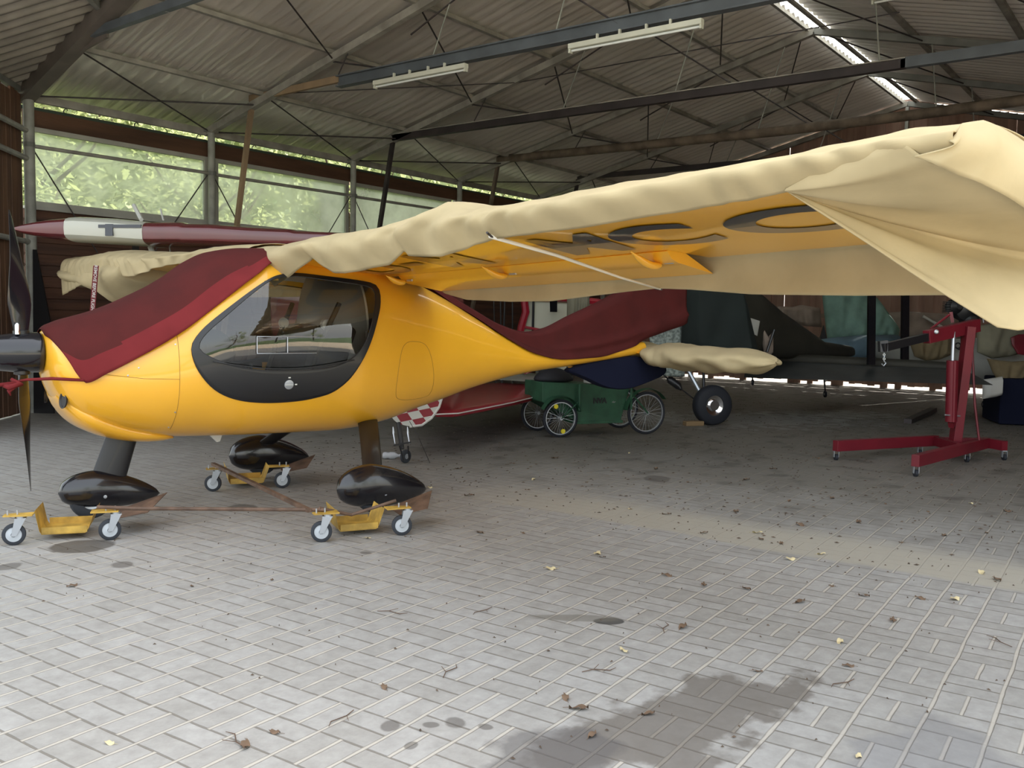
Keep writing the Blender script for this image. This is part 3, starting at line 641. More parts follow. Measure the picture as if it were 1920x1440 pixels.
# panel gaps
def line_on(pts, r, mat, name, off=.0005, parent=AC, closed=False, lab=None):
    q = [spt(*p, off) for p in (pts+[pts[0]] if closed else pts)]; o = MB().tube(q, r, 5).build(name, mat, parent)
    if lab: tag(o, lab)
    return o
def fine(L, n=8):
    o = []
    for (p, q) in zip(L, L[1:]): o += [(lerp(p[0],q[0],k/n), lerp(p[1],q[1],k/n)) for k in range(n)]
    return o+[L[-1]]
def chaik(L, n=3, closed=True):
    for _ in range(n):
        Q = []; m = len(L)
        for i in range(m if closed else m-1):
            p, q = L[i], L[(i+1) % m]; Q += [(.75*p[0]+.25*q[0], .75*p[1]+.25*q[1]), (.25*p[0]+.75*q[0], .25*p[1]+.75*q[1])]
        L = Q
    return L
line_on(chaik([(2.024,1.154),(2.20,1.153),(2.287,1.112),(2.349,.97),(2.41,.759),(2.36,.715),(2.026,.715),(1.969,.788),(1.978,1.002)]), .0016, M['seam'], 'baggage_hatch_gap', closed=True)
line_on(fine([(.405,1.24),(.407,.997),(.408,.832),(.409,.657),(.411,.60)]), .0016, M['seam'], 'cowling_gap')
line_on(fine([(-.10,.975),(.022,.959),(.207,.935),(.407,.928)]), .0014, M['seam'], 'cowling_gap')
sc_ = MB()
for a, z in ((.39,1.14),(.40,.72),(.395,.615),(.18,1.0),(.12,.955),(-.16,1.03)): sc_.lathe(spt(a, z, -.002), (spt(a, z, .1)-spt(a, z, 0)), [(0,.005),(.005,.005),(.006,.001)], 10)
sc_.build('cowling_screw', M['zinc'], AC)
# chin fairing and cooling inlet
ch = MB(); rg = []
for i in range(25):
    t = i/24; a = lerp(-.20, .53, t); w = .3; zt = catm([(-.2,.86),(-.1,.81),(.05,.73),(.2,.66),(.35,.605),(.5,.55)], a); zb = prof(a)[0]-.035*math.sin(min(1,.15+t*.85)*math.pi)-.018*min(1,t*3); k = math.sin(min(1, (1-t)*9)*math.pi/2)*.88+.12
    zc = (zt+zb)/2; hz = (zt-zb)/2*k; zc = lerp(zb+hz, zc, .3)
    rg.append([P(a, (max(sb(a, zc), .10)+.034*min(1,t*4))*k**.5*math.copysign(abs(math.cos(q))**.7, math.cos(q)), zc+hz*math.sin(q)) for q in [2*math.pi*j/40 for j in range(40)]])
ch.loft(rg); ch.build('chin_fairing', M['yellow'], AC, smooth=True)
for s in (1, -1):
    il = MB(); q = P(-.196, s*.205, .80); il.lathe(q+Vector((.02,0,0)), (-1, -.30*s, .1), [(0,.001),(.001,.042),(.012,.046),(.012,.036),(.006,.032),(.006,.001)], 20)
    for i, p in enumerate(il.v): v = Vector(p)-q; il.v[i] = tuple(q+Vector((v.x, v.y*.65, v.z*1.1)))
    il.build('cooling_inlet', M['black_satin'], AC, smooth='auto')
# spinner, propeller
spn = MB().lathe(P(-.258,0,1.08), (-1,0,0), [(0,.118),(.01,.122),(.06,.121),(.14,.117),(.22,.107),(.29,.088),(.345,.058),(.375,.028),(.383,.001)], 36).build('spinner', M['black_gloss'], AC, smooth='auto')
for s in (1, -1):
    b = MB(); rg = []
    for i in range(22):
        t = i/21; r = lerp(.07, .842, t); ch_ = interp([(0,.06),(.14,.11),(.3,.165),(.5,.150),(.75,.105),(.93,.062),(1,.020)], t) * (1.0 if s > 0 else .85)
        th = interp([(0,.05),(.2,.024),(.6,.013),(1,.004)], t); be = math.radians(interp([(0,75),(.3,62),(.6,42),(1,27)], t) * (1 if s > 0 else .62))
        cx = -.36 + (-.05*t*t if s > 0 else .035*t)
        cvec = Vector((math.sin(be), math.cos(be), 0)); nvec = Vector((math.cos(be), -math.sin(be), 0)); c0_ = Vector((cx, -.0, 1.08+s*r))
        rg.append([c0_+cvec*(ch_/2*math.cos(q))+nvec*(th/2*math.sin(q)*(1+.35*math.cos(q))) for q in [2*math.pi*k/20 for k in range(20)]])
    b.loft(rg); b.build('propeller_blade', M['black_gloss'], AC, smooth=True)
    MB().lathe(P(-.36, 0, 1.08), (0,0,s), [(0,.045),(.13,.045),(.135,.03),(.135,.001)], 18).build('blade_root', M['black_satin'], AC, smooth='auto')
MB().lathe(P(-.39, .055, 1.19), (0,0,1), [(0,.014),(.055,.014),(.068,.006),(.07,.001)], 14).build('chrome_bolt', M['chrome'], AC, smooth='auto')
# landing gear
def teardrop(c, L, hz, hw, n0, mat, tail=0.0):
    m = MB(); rg = []
    for i in range(30):
        t = i/29; k = ((max(0, 1-(1-t/.36)**2))**.44 if t < .36 else max(.0, (math.cos((t-.36)/.64*math.pi/2))**.62)); k = max(k, .02)
        zc = -tail*max(0, t-.36)/.64
        rg.append([Vector(c)+Vector((-L*.36+L*t, 0, zc))+Vector((0, hw*k*math.cos(q), hz*k*(math.sin(q) if math.sin(q) > 0 else .88*math.sin(q)))) for q in [2*math.pi*j/28 for j in range(28)]])
    return m.loft(rg)
def wheel(c, axis, R, w, rim, name, par, mt=None, hm=None):
    m = MB().lathe(Vector(c)-Vector(axis)*w/2, axis, [(0,rim),(0,R*.86),(w*.12,R*.96),(w*.35,R),(w*.65,R),(w*.88,R*.96),(w,R*.86),(w,rim)], 32, closed=True)
    o = m.build(name, mt or M['rubber'], par, smooth='auto')
    MB().lathe(Vector(c)-Vector(axis)*w*.42, axis, [(0,.001),(0,rim*.5),(w*.15,rim*.55),(w*.05,rim*.95),(w*.05,rim*1.02),(w*.79,rim*1.02),(w*.79,rim*.95),(w*.69,rim*.55),(w*.84,rim*.5),(w*.84,.001)], 24).build('hub', hm or M['zinc'], o, smooth='auto')
    return o
def gear(base_, top, c, dx, lab=None):
    pass
for s in (1, -1):
    fr = teardrop(P(1.535, s*.87, .205), .70, .152, .095, 0, None, tail=.065).build('wheel_fairing', M['black_gloss'], AC, smooth=True)
    wheel(P(1.56, s*.87, .165), (0,1,0), .135, .085, .07, 'main_wheel', AC)
    MB().lathe(P(1.60, s*.952, .16), (0,s*-1,0), [(0,.012),(.006,.012),(.007,.001)], 12).build('axle_cap', M['zinc'], fr, smooth='auto')
    st = MB(); rg = []
    for i in range(10):
        t = i/9; c_ = P(lerp(1.90, 1.555, t), s*lerp(.20, .87, t), lerp(.60, .26, t)+.05*math.sin(t*3.1)); cw = lerp(.17, .150, t)
        rg.append([c_+Vector((cw/2*math.cos(q), .0, 0))+Vector((0, 0, .022*math.sin(q))) + Vector((0, -s*.014*math.sin(q), 0)) for q in [2*math.pi*k/20 for k in range(20)]])
    st.loft(rg).build('main_gear_leg', M['black_satin'], AC, smooth='auto')
fr = teardrop(P(.05, 0, .205), .62, .125, .09, 0, None, tail=.065).build('wheel_fairing', M['black_gloss'], AC, smooth=True)
MB().lathe(P(.08, .082, .17), (0,-1,0), [(0,.011),(.006,.011),(.007,.001)], 12).build('axle_cap', M['zinc'], fr, smooth='auto')
wheel(P(.02, 0, .155), (0,1,0), .13, .085, .068, 'nose_wheel', AC)
ng = MB(); rg = []
for i in range(12):
    t = i/11; c_ = P(lerp(.235, .115, t), 0, lerp(.60, .24, t)); cw = lerp(.17, .20, t)
    rg.append([c_+Vector((cw/2*math.cos(q), .035*math.sin(q)*(1+.4*math.cos(q)), -.04*math.cos(q))) for q in [2*math.pi*k/22 for k in range(22)]])
ng.loft(rg).build('nose_gear_leg', M['black_satin'], AC, smooth=True)
MB().prism([P(.78,-.02,.51),P(.88,-.02,.51),P(.86,-.02,.455),(.84,.02,.45)], (0,-.02,0)).build('drain_fin', M['white'], AC)
# wings
def zc_(b): return 1.73+.026*abs(b)
def wsec(b, a0=1.085, a1=2.33, cut=None, off=0.0, n=18):
    def yt(t): return (1-.05*abs(b))*5*.135*1.28*(.2969*math.sqrt(t)-.126*t-.3516*t*t+.2843*t**3-.1036*t**4)
    def cam_(t): return zc_(b)-.13*t+.022*math.sin(math.pi*t)
    tm = 1 if cut is None else (cut-a0)/(a1-a0); ts = [tm*(1-math.cos(math.pi*i/n))/2 for i in range(n+1)]
    up = [P(a0+(a1-a0)*t, b, cam_(t)+yt(t)*.98+off) for t in ts]; lo = [P(a0+(a1-a0)*t, b, cam_(t)-yt(t)*.80-off) for t in ts]
    return up[::-1]+lo[1:] if cut is None else up[::-1]+lo[1:]
def zlow(a, b):
    t = (a-1.05)/1.28; y = (1-.05*abs(b))*5*.135*1.28*(.2969*math.sqrt(max(t,0))-.126*t-.3516*t*t+.2843*t**3-.1036*t**4); return zc_(b)-.13*t+.022*math.sin(math.pi*t)-y*.80
for s in (1, -1):
    w = MB(); w.loft([wsec(s*b, cut=2.02) for b in (0, .4, 1, 1.7, 2.4, 2.99)])
    w.loft([wsec(s*b) for b in (2.985, 3.4, 3.9, 4.4, 4.72)]); w.loft([wsec(s*4.72), [Vector((lerp(1.7, p.x, .82), -s*4.80, lerp(p.z, zc_(4.8)-.05, .6))) for p in wsec(s*4.78)]])
    wg = w.build('wing', M['yellow'], AC, smooth='auto')
    fl = MB(); rg = []
    for b in (.46, 1.2, 2.0, 2.98):
        zt = zc_(b)-.13*.74
        rg.append([P(lerp(2.0, 2.38, t), s*b, lerp(zt-.02, 1.515+.026*b, t)+(.045*math.sqrt(max(0, 1-((t-.22)/.22)**2)) if t < .22 else .045*(1-(t-.22)/.78))*k) for k, ts in ((1, (1,.8,.6,.4,.22,.1,.0)), (-.7, (.1,.22,.4,.6,.8))) for t in ts])
    fl.loft(rg).build('flap', M['yellow'], AC, smooth='auto')
    for (b, L_) in ((.52, .8), (1.62, 1), (2.86, 1.15)):
        h = MB(); rg = []
        for i in range(13):
            t = i/12; a = 1.86+.20*t*L_; z = zlow(1.9, b)-.012-.055*L_*math.sin(t*math.pi*.62); wv = .026*math.sin(max(.12, min(1, t*2.2, (1-t)*3+.4))*math.pi/2)
            rg.append([P(a, s*b+wv*math.cos(q), z+wv*.8*math.sin(q)) for q in [2*math.pi*k/12 for k in range(12)]])
        h.loft(rg).build('hinge_horn', M['yellow'], wg, smooth=True)
        MB().lathe(P(1.86+.20*L_, s*b+.03, zlow(1.9, b)-.05*L_), (0,-1,0), [(0,.001),(0,.008),(.06,.008),(.06,.001)], 10).build('hinge_bolt', M['zinc'], wg)
# registration under the wing
def text_mesh(body, size, shear=0, extr=0, offs=0):
    cu = bpy.data.curves.new('t', 'FONT'); cu.body = body; cu.size = size; cu.shear = shear; cu.extrude = extr; cu.offset = offs; cu.align_x = 'CENTER'; cu.align_y = 'CENTER'
    o = bpy.data.objects.new('t', cu); COL.objects.link(o); dg = bpy.context.evaluated_depsgraph_get(); me = bpy.data.meshes.new_from_object(o.evaluated_get(dg))
    bpy.data.objects.remove(o); bpy.data.curves.remove(cu); return me
for chx, b in (('D', .75), ('-', 1.22), ('M', 1.62), ('W', 2.28), ('M', 2.75), ('C', 3.28), ('O', 4.02)):
    if chx in 'W': continue
    me = text_mesh(chx, 1, .35 if chx in 'M-' else .15, 0, .03); bm = bmesh.new(); bm.from_mesh(me)
    bmesh.ops.triangulate(bm, faces=bm.faces); bmesh.ops.subdivide_edges(bm, edges=bm.edges, cuts=2, use_grid_fill=True)
    xs = [v.co.x for v in bm.verts]; ys = [v.co.y for v in bm.verts]; wx = max(xs)-min(xs); wy = max(ys)-min(ys); bw = {'O':.74,'C':.56,'M':.60,'D':.6,'-':.25}[chx]
    ah = .52 if chx != '-' else .1
    for v in bm.verts:
        bb = b+(v.co.x-min(xs))/wx*bw-bw/2; aa = 1.615-((v.co.y-min(ys))/wy-.5)*ah
        v.co = P(aa, bb, zlow(aa, bb)-.004)
    me2 = bpy.data.meshes.new('registration_letter'); bm.to_mesh(me2); bm.free(); me2.materials.append(M['letters'])
    o = bpy.data.objects.new('registration_letter', me2); COL.objects.link(o); o.parent = AC
# tail
MB().prism([P(3.9,.02,1.06),P(4.72,.02,1.42),P(5.3,.02,2.0),P(5.4,.02,2.10),P(5.66,.02,2.12),P(5.60,.02,1.42),P(5.2,.02,1.24),P(4.95,.02,1.12)], (0,.04,0)).build('vertical_fin', M['yellow'], AC, bevel=.01)
MB().prism([P(4.12,.015,.90),P(5.4,.015,1.0),P(5.35,.015,.80),P(4.9,.015,.70),P(4.6,.015,.73)], (0,.03,0)).build('ventral_fin', M['yellow'], AC, bevel=.01)
for s in (1, -1):
    m = MB(); m.loft([[P(lerp(4.98,5.62,.5)+.32*k_*math.cos(q), s*b, 1.02+.03*math.sin(q)) for q in [2*math.pi*j/20 for j in range(20)]] for b, k_ in ((.03,1),(.6,.93),(1.15,.8),(1.27,.4))]).build('stabilizer', M['yellow'], AC, smooth='auto')
# cabin interior
m = MB(); m.loft([[fpt(a_, 2*math.pi*k/48, -.035) for k in range(48)] for a_ in (1.70, 1.72)]); m.build('rear_bulkhead', M['cabin'], AC, smooth='auto')
m = MB(); m.loft([[fpt(a_, 2*math.pi*k/48, -.036) for k in range(48)] for a_ in (.46, .5, .55)], cap=True); m.build('firewall', M['belt'], AC, smooth='auto')
for s in (1, -1):
    q = MB(); q.loft([[P(a_+.04*math.cos(t)*1.4, s*.26+.2*math.copysign(abs(math.cos(t))**.4, math.cos(t)), z_+.05*math.sin(t)) for t in [2*math.pi*k/20 for k in range(20)]] for a_, z_ in ((1.0,.72),(1.2,.70),(1.36,.70),(1.47,.82),(1.54,1.05),(1.60,1.22))])
    q.build('seat', M['seat'], AC, smooth=True)
    MB().tube([P(1.58, s*.36, 1.42), P(1.45, s*.34, 1.15), P(1.34, s*.33, .86)], .018, 6).build('seat_belt', M['belt'], AC)
    hs = MB(); hs.lathe(P(1.50, s*.33, 1.27), (0,1,0), [(0,.001),(0,.035),(.02,.042),(.035,.035),(.035,.001)], 18); hs.build('headset', M['cabin'], AC, smooth='auto')
MB().loft([[P(a_, w_*math.cos(t), z_+h_*math.sin(t)) for t in [2*math.pi*k/24 for k in range(24)]] for a_, w_, z_, h_ in ((.48,.30,1.0,.22),(.62,.40,1.08,.17),(.80,.38,1.10,.13),(.83,.34,1.09,.10))]).build('instrument_panel', M['belt'], AC, smooth='auto')
MB().tube([P(.95,.2,.62), P(.98,.2,.85), P(1.0,.2,1.0)], .012, 8).build('control_stick', M['belt'], AC)

# ------------------------------------------------------------------ cloths on the aircraft
def topang(a): return math.pi/2
ZE1 = [(-.26,1.10),(-.104,.916),(.008,.969),(.123,1.028),(.274,1.11),(.447,1.218),(.626,1.359),(.761,1.462),(.913,1.563),(1.064,1.660),(1.2,1.69)]
def nose_cloth():
    m = MB(); NU, NV = 90, 56
    def f(u, v):
        t = v*2-1; k = abs(t); a = lerp(-.255+.155*k**5, 1.12, u); ze = catm(ZE1, a); th = ang_of(a, ze); an = lerp(math.pi/2, th, k)
        if t < 0: an = math.pi-an
        wr = .006*math.sin(a*9+k*5+1)*k + .010*math.sin((a*1.3-k)*11)*max(0, k-.25)*min(1, a+.4)
        off = .014+wr+.012*k**4+ .03*math.exp(-((a-.32)/.22)**2)*(1-k)
        p = fpt(a, an, off); return p
    g = [[f(i/NU, j/NV) for j in range(NV+1)] for i in range(NU+1)]
    m.loft(g, close=False, cap=False)
    for i in range(len(m.m)):
        j = i % NV; k = abs((j+.5)/NV*2-1); u = (i//NV)/NU
        m.m[i] = 1 if k > .80-.05*math.sin(u*3) else 0
    return m
o = nose_cloth().build('nose_cloth', [M['red_cloth'], M['red_hem']], smooth=True, solid=.004, loc=AN, rotz=ATH)
tag(o, 'dull red canvas cover spread over the nose and windscreen of the yellow aircraft', 'cover')
tie = thing('tie_strap', 'thin red strap with a knot pulled from the nose cover around the propeller', 'strap', AN, ATH)
MB().tube([P(-.11,.38,.93), P(-.25,.24,.935), P(-.36,.13,.925), P(-.43,.10,.91)], [.008,.010,.008,.007], 8).build('strap', M['red_hem'], tie, smooth=True)
kn = MB(); kn.tube([P(-.44,.11,.93), P(-.40,.14,.90), P(-.46,.15,.885), P(-.50,.10,.90)], [.010,.020,.018,.006], 8); kn.tube([P(-.41,.13,.905), P(-.46,.14,.86), P(-.45,.14,.835)], [.016,.012,.004], 8); kn.tube([P(-.42,.13,.905), P(-.54,.12,.895), P(-.62,.12,.90)], [.014,.010,.006], 8)
kn.build('knot', M['red_hem'], tie, smooth=True)
# fin cloth running down the spine
RIDGE = [(2.50,1.62),(2.68,1.535),(3.0,1.385),(3.3,1.26),(3.6,1.195),(3.8,1.225),(4.08,1.33),(4.4,1.445),(4.62,1.53),(4.84,1.63),(5.1,1.92),(5.3,2.16),(5.72,2.18)]
LOW = [(2.50,1.60),(2.68,1.50),(2.94,1.36),(3.28,1.17),(3.61,1.03),(3.96,.975),(4.36,.985),(4.93,1.09),(5.16,1.17),(5.68,1.30),(5.72,1.32)]
def fin_cloth():
    m = MB()
    def f(u, v):
        a = lerp(2.50, 5.72, u); t = v*2-1; k = abs(t); zr, zl_ = catm(RIDGE, a)+.022, catm(LOW, a); z = lerp(zr, zl_, k**.9 if a > 3.6 else k)
        bs = sb(min(a, 5.11), z)+.012 if z < prof(min(a, 5.11))[1] and a < 5.12 else .0
        fin = .050+.012*math.sin(a*2)
        b = max(bs, fin*min(1, k*9))
        d = (a-3.7)*.50+1.0                       # long swooping fold
        b += .030*math.exp(-((z-(1.06+.13*max(0,a-3.9)**1.6))/.035)**2)*min(1, max(0,(a-3.7)*3))*min(1,k*3)
        b += .008*math.sin(a*14+z*8)*k*min(1,max(0,(a-3.4)))+ .012*k**6
        return P(a, math.copysign(b, t) if k > .001 else 0, z)
    m.grid(f, 110, 40); return m
tag(fin_cloth().build('fin_cover', M['red_cloth'], smooth=True, solid=.004, loc=AN, rotz=ATH), 'dull red canvas cover draped over the tail fin and along the rear spine', 'cover')
line_on([(3.98,.90+.09*k/6) for k in range(7)], .004, M['red_hem'], 'x') if False else None
# ventral navy cover
VN = chaik([(4.02,.885),(4.57,.965),(5.05,1.0),(5.44,.90),(5.46,.80),(5.2,.73),(4.88,.66),(4.58,.69),(4.3,.80)], 2)
m = MB(); rg = []
for b, k in ((-.05,.94),(-.03,1),(.03,1),(.05,.94)):
    cx, cz = 4.75, .83; rg.append([P(lerp(cx,a,k), b, lerp(cz,z,k)) for a, z in VN])
tag(m.loft(rg).build('ventral_fin_cover', M['navy_cloth'], smooth='auto', loc=AN, rotz=ATH), 'navy blue cloth bag hanging under the tail boom of the yellow aircraft', 'cover')
# stabilizer covers
for s, lab in ((1, 'gathered beige canvas sock over the near half of the tailplane'), (-1, 'beige canvas sock over the far half of the tailplane, mostly hidden')):
    m = MB(); rg = []
    for i in range(46):
        t = i/45; b = lerp(.035, 1.40, t); k = 1 if t < .7 else math.sqrt(max(.0, 1-((t-.7)/.3)**2)); k = max(k*lerp(1,.86,t), .03); ga = 1-.25*math.exp(-(t/.05)**2)
        wr = lambda q: .012*math.sin(i*1.9+3*math.cos(q))*math.exp(-t*5)+.012*math.sin(t*22+4*math.sin(q))+.010*math.sin(t*9+5*q)
        rg.append([P(5.31+(.36*k*ga+wr(q))*math.cos(q), s*b, 1.005-.02*t+((.115*k*ga+wr(q)*.5)*math.sin(q) if math.sin(q) > 0 else (.135*k*ga+wr(q))*math.sin(q))) for q in [2*math.pi*j/36 for j in range(36)]])
    tag(m.loft(rg).build('tailplane_cover', M['beige'], smooth=True, loc=AN, rotz=ATH), lab, 'cover')
# wing covers
TOPZ = [(0,1.80),(.29,1.79),(.62,1.81),(1.21,1.825),(1.57,1.835),(1.9,1.86),(2.25,1.905),(2.34,1.895),(2.47,1.865),(2.95,1.875),(3.51,1.89),(3.93,1.905),(4.31,1.915),(4.68,1.93),(4.9,1.925)]
EDGE = [(0,1.70),(.20,1.58),(.31,1.52),(.50,1.575),(.74,1.65),(.86,1.69),(.98,1.64),(1.1,1.592),(1.28,1.585),(1.5,1.60),(1.73,1.62),(1.88,1.665),(1.93,1.69),(1.95,1.66),(2.12,1.65),(2.26,1.643),(2.53,1.69),(2.71,1.712),(3.0,1.72),(3.34,1.728),(3.55,1.742),(3.8,1.752),(3.99,1.763),(4.18,1.775),(4.28,1.785),(4.6,1.80),(4.9,1.80)]
CURT = [(0,1.60),(.40,1.56),(.51,1.51),(.77,1.462),(1.26,1.448),(1.69,1.45),(2.03,1.48),(2.35,1.505),(2.59,1.52),(2.83,1.51),(3.21,1.482),(3.81,1.47),(4.26,1.47),(4.9,1.47)]
def wing_cover(side):
    m = MB(); NU, NV = 230, 60
    def f(u, v):
        b = lerp(.02, 4.86, u); zt = interp(TOPZ, b) if side > 0 else 1.80+.027*b+.02*math.sin(b*2.1+1)
        e = interp(EDGE, b) if side > 0 else 1.70+.02*b-.10*math.exp(-((b-2.6)/.7)**2)-.16*max(0, b-3.0)
        c = interp(CURT, b) if side > 0 else 1.50
        zte = 1.60+.026*b; hump = zt-(1.79+.026*b)
        PA = [(1.12 if side > 0 else 1.06, e), (1.045, lerp(e, zt, .45)), (1.04, lerp(e, zt, .68)), (1.075, zt-.035), (1.15, zt-.003), (1.32, zt+.018), (1.55, zt+.012-hump*.3), (1.85, zt-.045-hump*.5), (2.15, lerp(zt, zte, .75)+.01), (2.345, zte+.015), (2.375, zte-.02), (2.39, lerp(zte, c, .5)), (2.385, c)]
        k = v*(len(PA)-1); i = min(int(k), len(PA)-2); t = k-i
        g = lambda j: PA[max(0, min(len(PA)-1, j))]
        q = [0.5*((2*g(i)[d])+(-g(i-1)[d]+g(i+1)[d])*t+(2*g(i-1)[d]-5*g(i)[d]+4*g(i+1)[d]-g(i+2)[d])*t*t+(-g(i-1)[d]+3*g(i)[d]-3*g(i+1)[d]+g(i+2)[d])*t**3) for d in (0, 1)]
        a, z = q
        # folds
        w1 = math.exp(-((b-2.15)/.50)**2)*max(0, 1-abs(v-.14)/.30); w2 = math.exp(-((b-2.75)/.35)**2)*max(0, 1-abs(v-.12)/.22)
        fo = .030*w1*math.sin(b*17-v*16+.5)+.014*w2*math.sin(b*38-v*24)+.006*math.sin(b*5.1+v*9)*math.sin(v*3.14)+.012*math.exp(-((b-4.5)/.28)**2)*max(0,1-abs(v-.13)/.2)*math.sin(b*44+v*20)
        fo += .004*math.sin(b*21+v*30)*(v < .35)+.010*math.exp(-((b-1.15)/.25)**2)*math.sin(b*14+2)*max(0,1-v/.3)
        fo += .012*math.exp(-((b-4.05)/.12)**2)*math.sin(b*50)*max(0, 1-v/.2)
        if v < .33: a -= fo; 
        elif v > .75: a += .010*math.sin(b*6+v*8)*(v-.75)*4
        else: z += fo
        return P(a, side*b, z)
    m.grid(f, NU, NV); return m
WC = thing('wing_cover', 'long beige canvas cover over the near wing, drooping at its tip', 'cover', AN, ATH)
wing_cover(1).build('canvas', M['beige'], WC, smooth=True, solid=.004)
# tip: closed end, turned-up outer panel and the hanging corner
def tip():
    m = MB(); TP = [(1.035,4.85,1.86),(1.08,4.86,1.915),(1.2,4.865,1.94),(1.45,4.865,1.93),(1.8,4.865,1.885),(2.15,4.865,1.80),(2.4,4.865,1.70),(2.55,4.865,1.62)]
    BP = [(1.02,4.76,1.83),(1.04,4.81,1.80),(1.14,4.885,1.76),(1.40,4.905,1.708),(1.70,4.915,1.668),(2.05,4.915,1.61),(2.3,4.915,1.53),(2.5,4.915,1.49)]
    def al(L, t): k = t*(len(L)-1); i = min(int(k), len(L)-2); return lerp(Vector(L[i]), Vector(L[i+1]), k-i)
    def f(u, v):
        p = lerp(al(TP, u), al(BP, u), v); p.y += .045*math.sin(v*math.pi)+.006*math.sin(u*24+v*5)
        return P(p.x, p.y, p.z)
    m.grid(f, 60, 16); return m
tip().build('end_panel', M['beige'], WC, smooth=True, solid=.004)
def drape2():
    # ruled sheet: fan of lines from the leading edge point L0
    m = MB(); C0 = Vector((1.10, 4.27, 1.785))
    RIM = [(1.615,4.765,1.335),(1.70,4.80,1.325),(1.80,4.84,1.345),(1.98,4.88,1.40),(2.15,4.90,1.47),(2.35,4.905,1.52),(2.3,4.895,1.57),(2.05,4.895,1.645),(1.70,4.895,1.70),(1.40,4.885,1.738),(1.16,4.85,1.79),(1.06,4.78,1.82),(1.03,4.72,1.87),(1.05,4.62,1.885)]
    n = len(RIM)-1
    def f(u, v):
        k = v*n; i = min(int(k), n-1); q = lerp(Vector(RIM[i]), Vector(RIM[i+1]), k-i); p = lerp(C0, q, u)
        s = math.sin(min(1, u)*math.pi)
        p = Vector(p); p.z -= .030*s*math.sin(v*math.pi); p.z += .012*math.sin(v*34)*s*(1-u*.5); p.y += .006*math.sin(v*21+u*7)*u
        return P(p.x, p.y, p.z)
    m.grid(f, 40, 70); return m
drape2().build('hanging_corner', M['beige'], WC, smooth=True, solid=.004)
m = MB(); m.tube([P(1.07, 2.70, 1.718), P(1.5, 2.69, 1.655), P(2.0, 2.66, 1.565), P(2.40, 2.60, 1.515)], [.010,.009,.007,.006], 8)
st = m.build('elastic_cord', M['strap'], WC, smooth=True); tag(st, 'taut white cord under the wing')
MB().tube([P(1.03,2.73,1.73), P(1.09,2.70,1.712)], .006, 6).build('cord_hook', M['steel_dk'], WC); hk = MB(); hk.tube([P(2.39,2.61,1.515), P(2.42,2.54,1.52), P(2.42,2.52,1.535)], .006, 6); hk.build('cord_hook', M['steel_dk'], WC)
WC2 = thing('wing_cover', 'beige canvas cover over the far wing with loose crumpled tip', 'cover', AN, ATH)
wing_cover(-1).build('canvas', M['beige'], WC2, smooth=True, solid=.004)
m = MB()                                                  # loose tip bag of the far wing
def tb(u, v):
    a = lerp(.98, 2.5, u); b = -lerp(3.1, 4.93, v); top = 1.93+.02*math.sin(v*7)-.05*max(0, v-.72)*3.0*(v > .72); bot = lerp(1.50, 1.60, v)
    return a, b, top, bot
rg = []
for i in range(30):
    t = i/29; b = -lerp(2.75, 4.95, t); zt = 1.86+.035*math.sin(t*6.5+.6)-.055*max(0, t-.7)/.3; zb = interp([(0,1.60),(.25,1.42),(.42,1.39),(.5,1.50),(.8,1.57),(1,1.60)], t); k = .45+.55*math.sin(min(1, (1-t)*6+.1)*1.57)
    rg.append([P(1.02+.02*math.sin(t*20)+(.03*math.sin(q*3+t*9)), b, 0)+Vector((.42*(1+math.cos(q))*k, 0, (zt+zb)/2+(zt-zb)/2*math.sin(q))) for q in [2*math.pi*j/28 for j in range(28)]])
m.loft(rg).build('loose_tip', M['beige'], WC2, smooth=True)
# pitot streamer
sm = thing('warning_streamer', 'narrow red warning streamer with white lettering hanging from the far wing', 'streamer', AN, ATH)
q0, q1 = D(180, 500, 1), D(172, 590, 1)
def inA(w): w = w-AN; c, s = math.cos(-ATH), math.sin(-ATH); return Vector((w.x*c-w.y*s, w.x*s+w.y*c, w.z))
def PA_(u, v, a): # pixel on the plane at given aft distance, in aircraft axes
    ax = Vector((math.cos(ATH), math.sin(ATH), 0)); return inA(at(u, v, ax, ax.dot(AN)+a))
A0, A1 = PA_(180, 498, .93), PA_(173, 586, .93)
rinv = Matrix.Rotation(-ATH, 3, 'Z'); wv = rinv @ RGT; fv = rinv @ FWD
MB().prism([A0-wv*.026, A0+wv*.026, A1+wv*.026, A1-wv*.026], fv*.005).build('ribbon', M['streamer'], sm)
me = text_mesh('REMOVE BEFORE FLIGHT', .043, 0, 0, .001); me.materials.append(M['lettering']); to = bpy.data.objects.new('lettering', me); COL.objects.link(to); to.parent = sm
dv = (A1-A0).normalized(); sc_ratio = 1.0
# reading direction runs down the ribbon, letters face the nose
xax = dv; zax = (-fv-xax*(-fv).dot(xax)).normalized(); yax = zax.cross(xax)
to.matrix_local = Matrix.Translation((A0+A1)/2-fv*.004) @ Matrix((xax, yax, zax)).transposed().to_4x4() @ Matrix.Diagonal((1 if True else 1, 1, 1, 1))

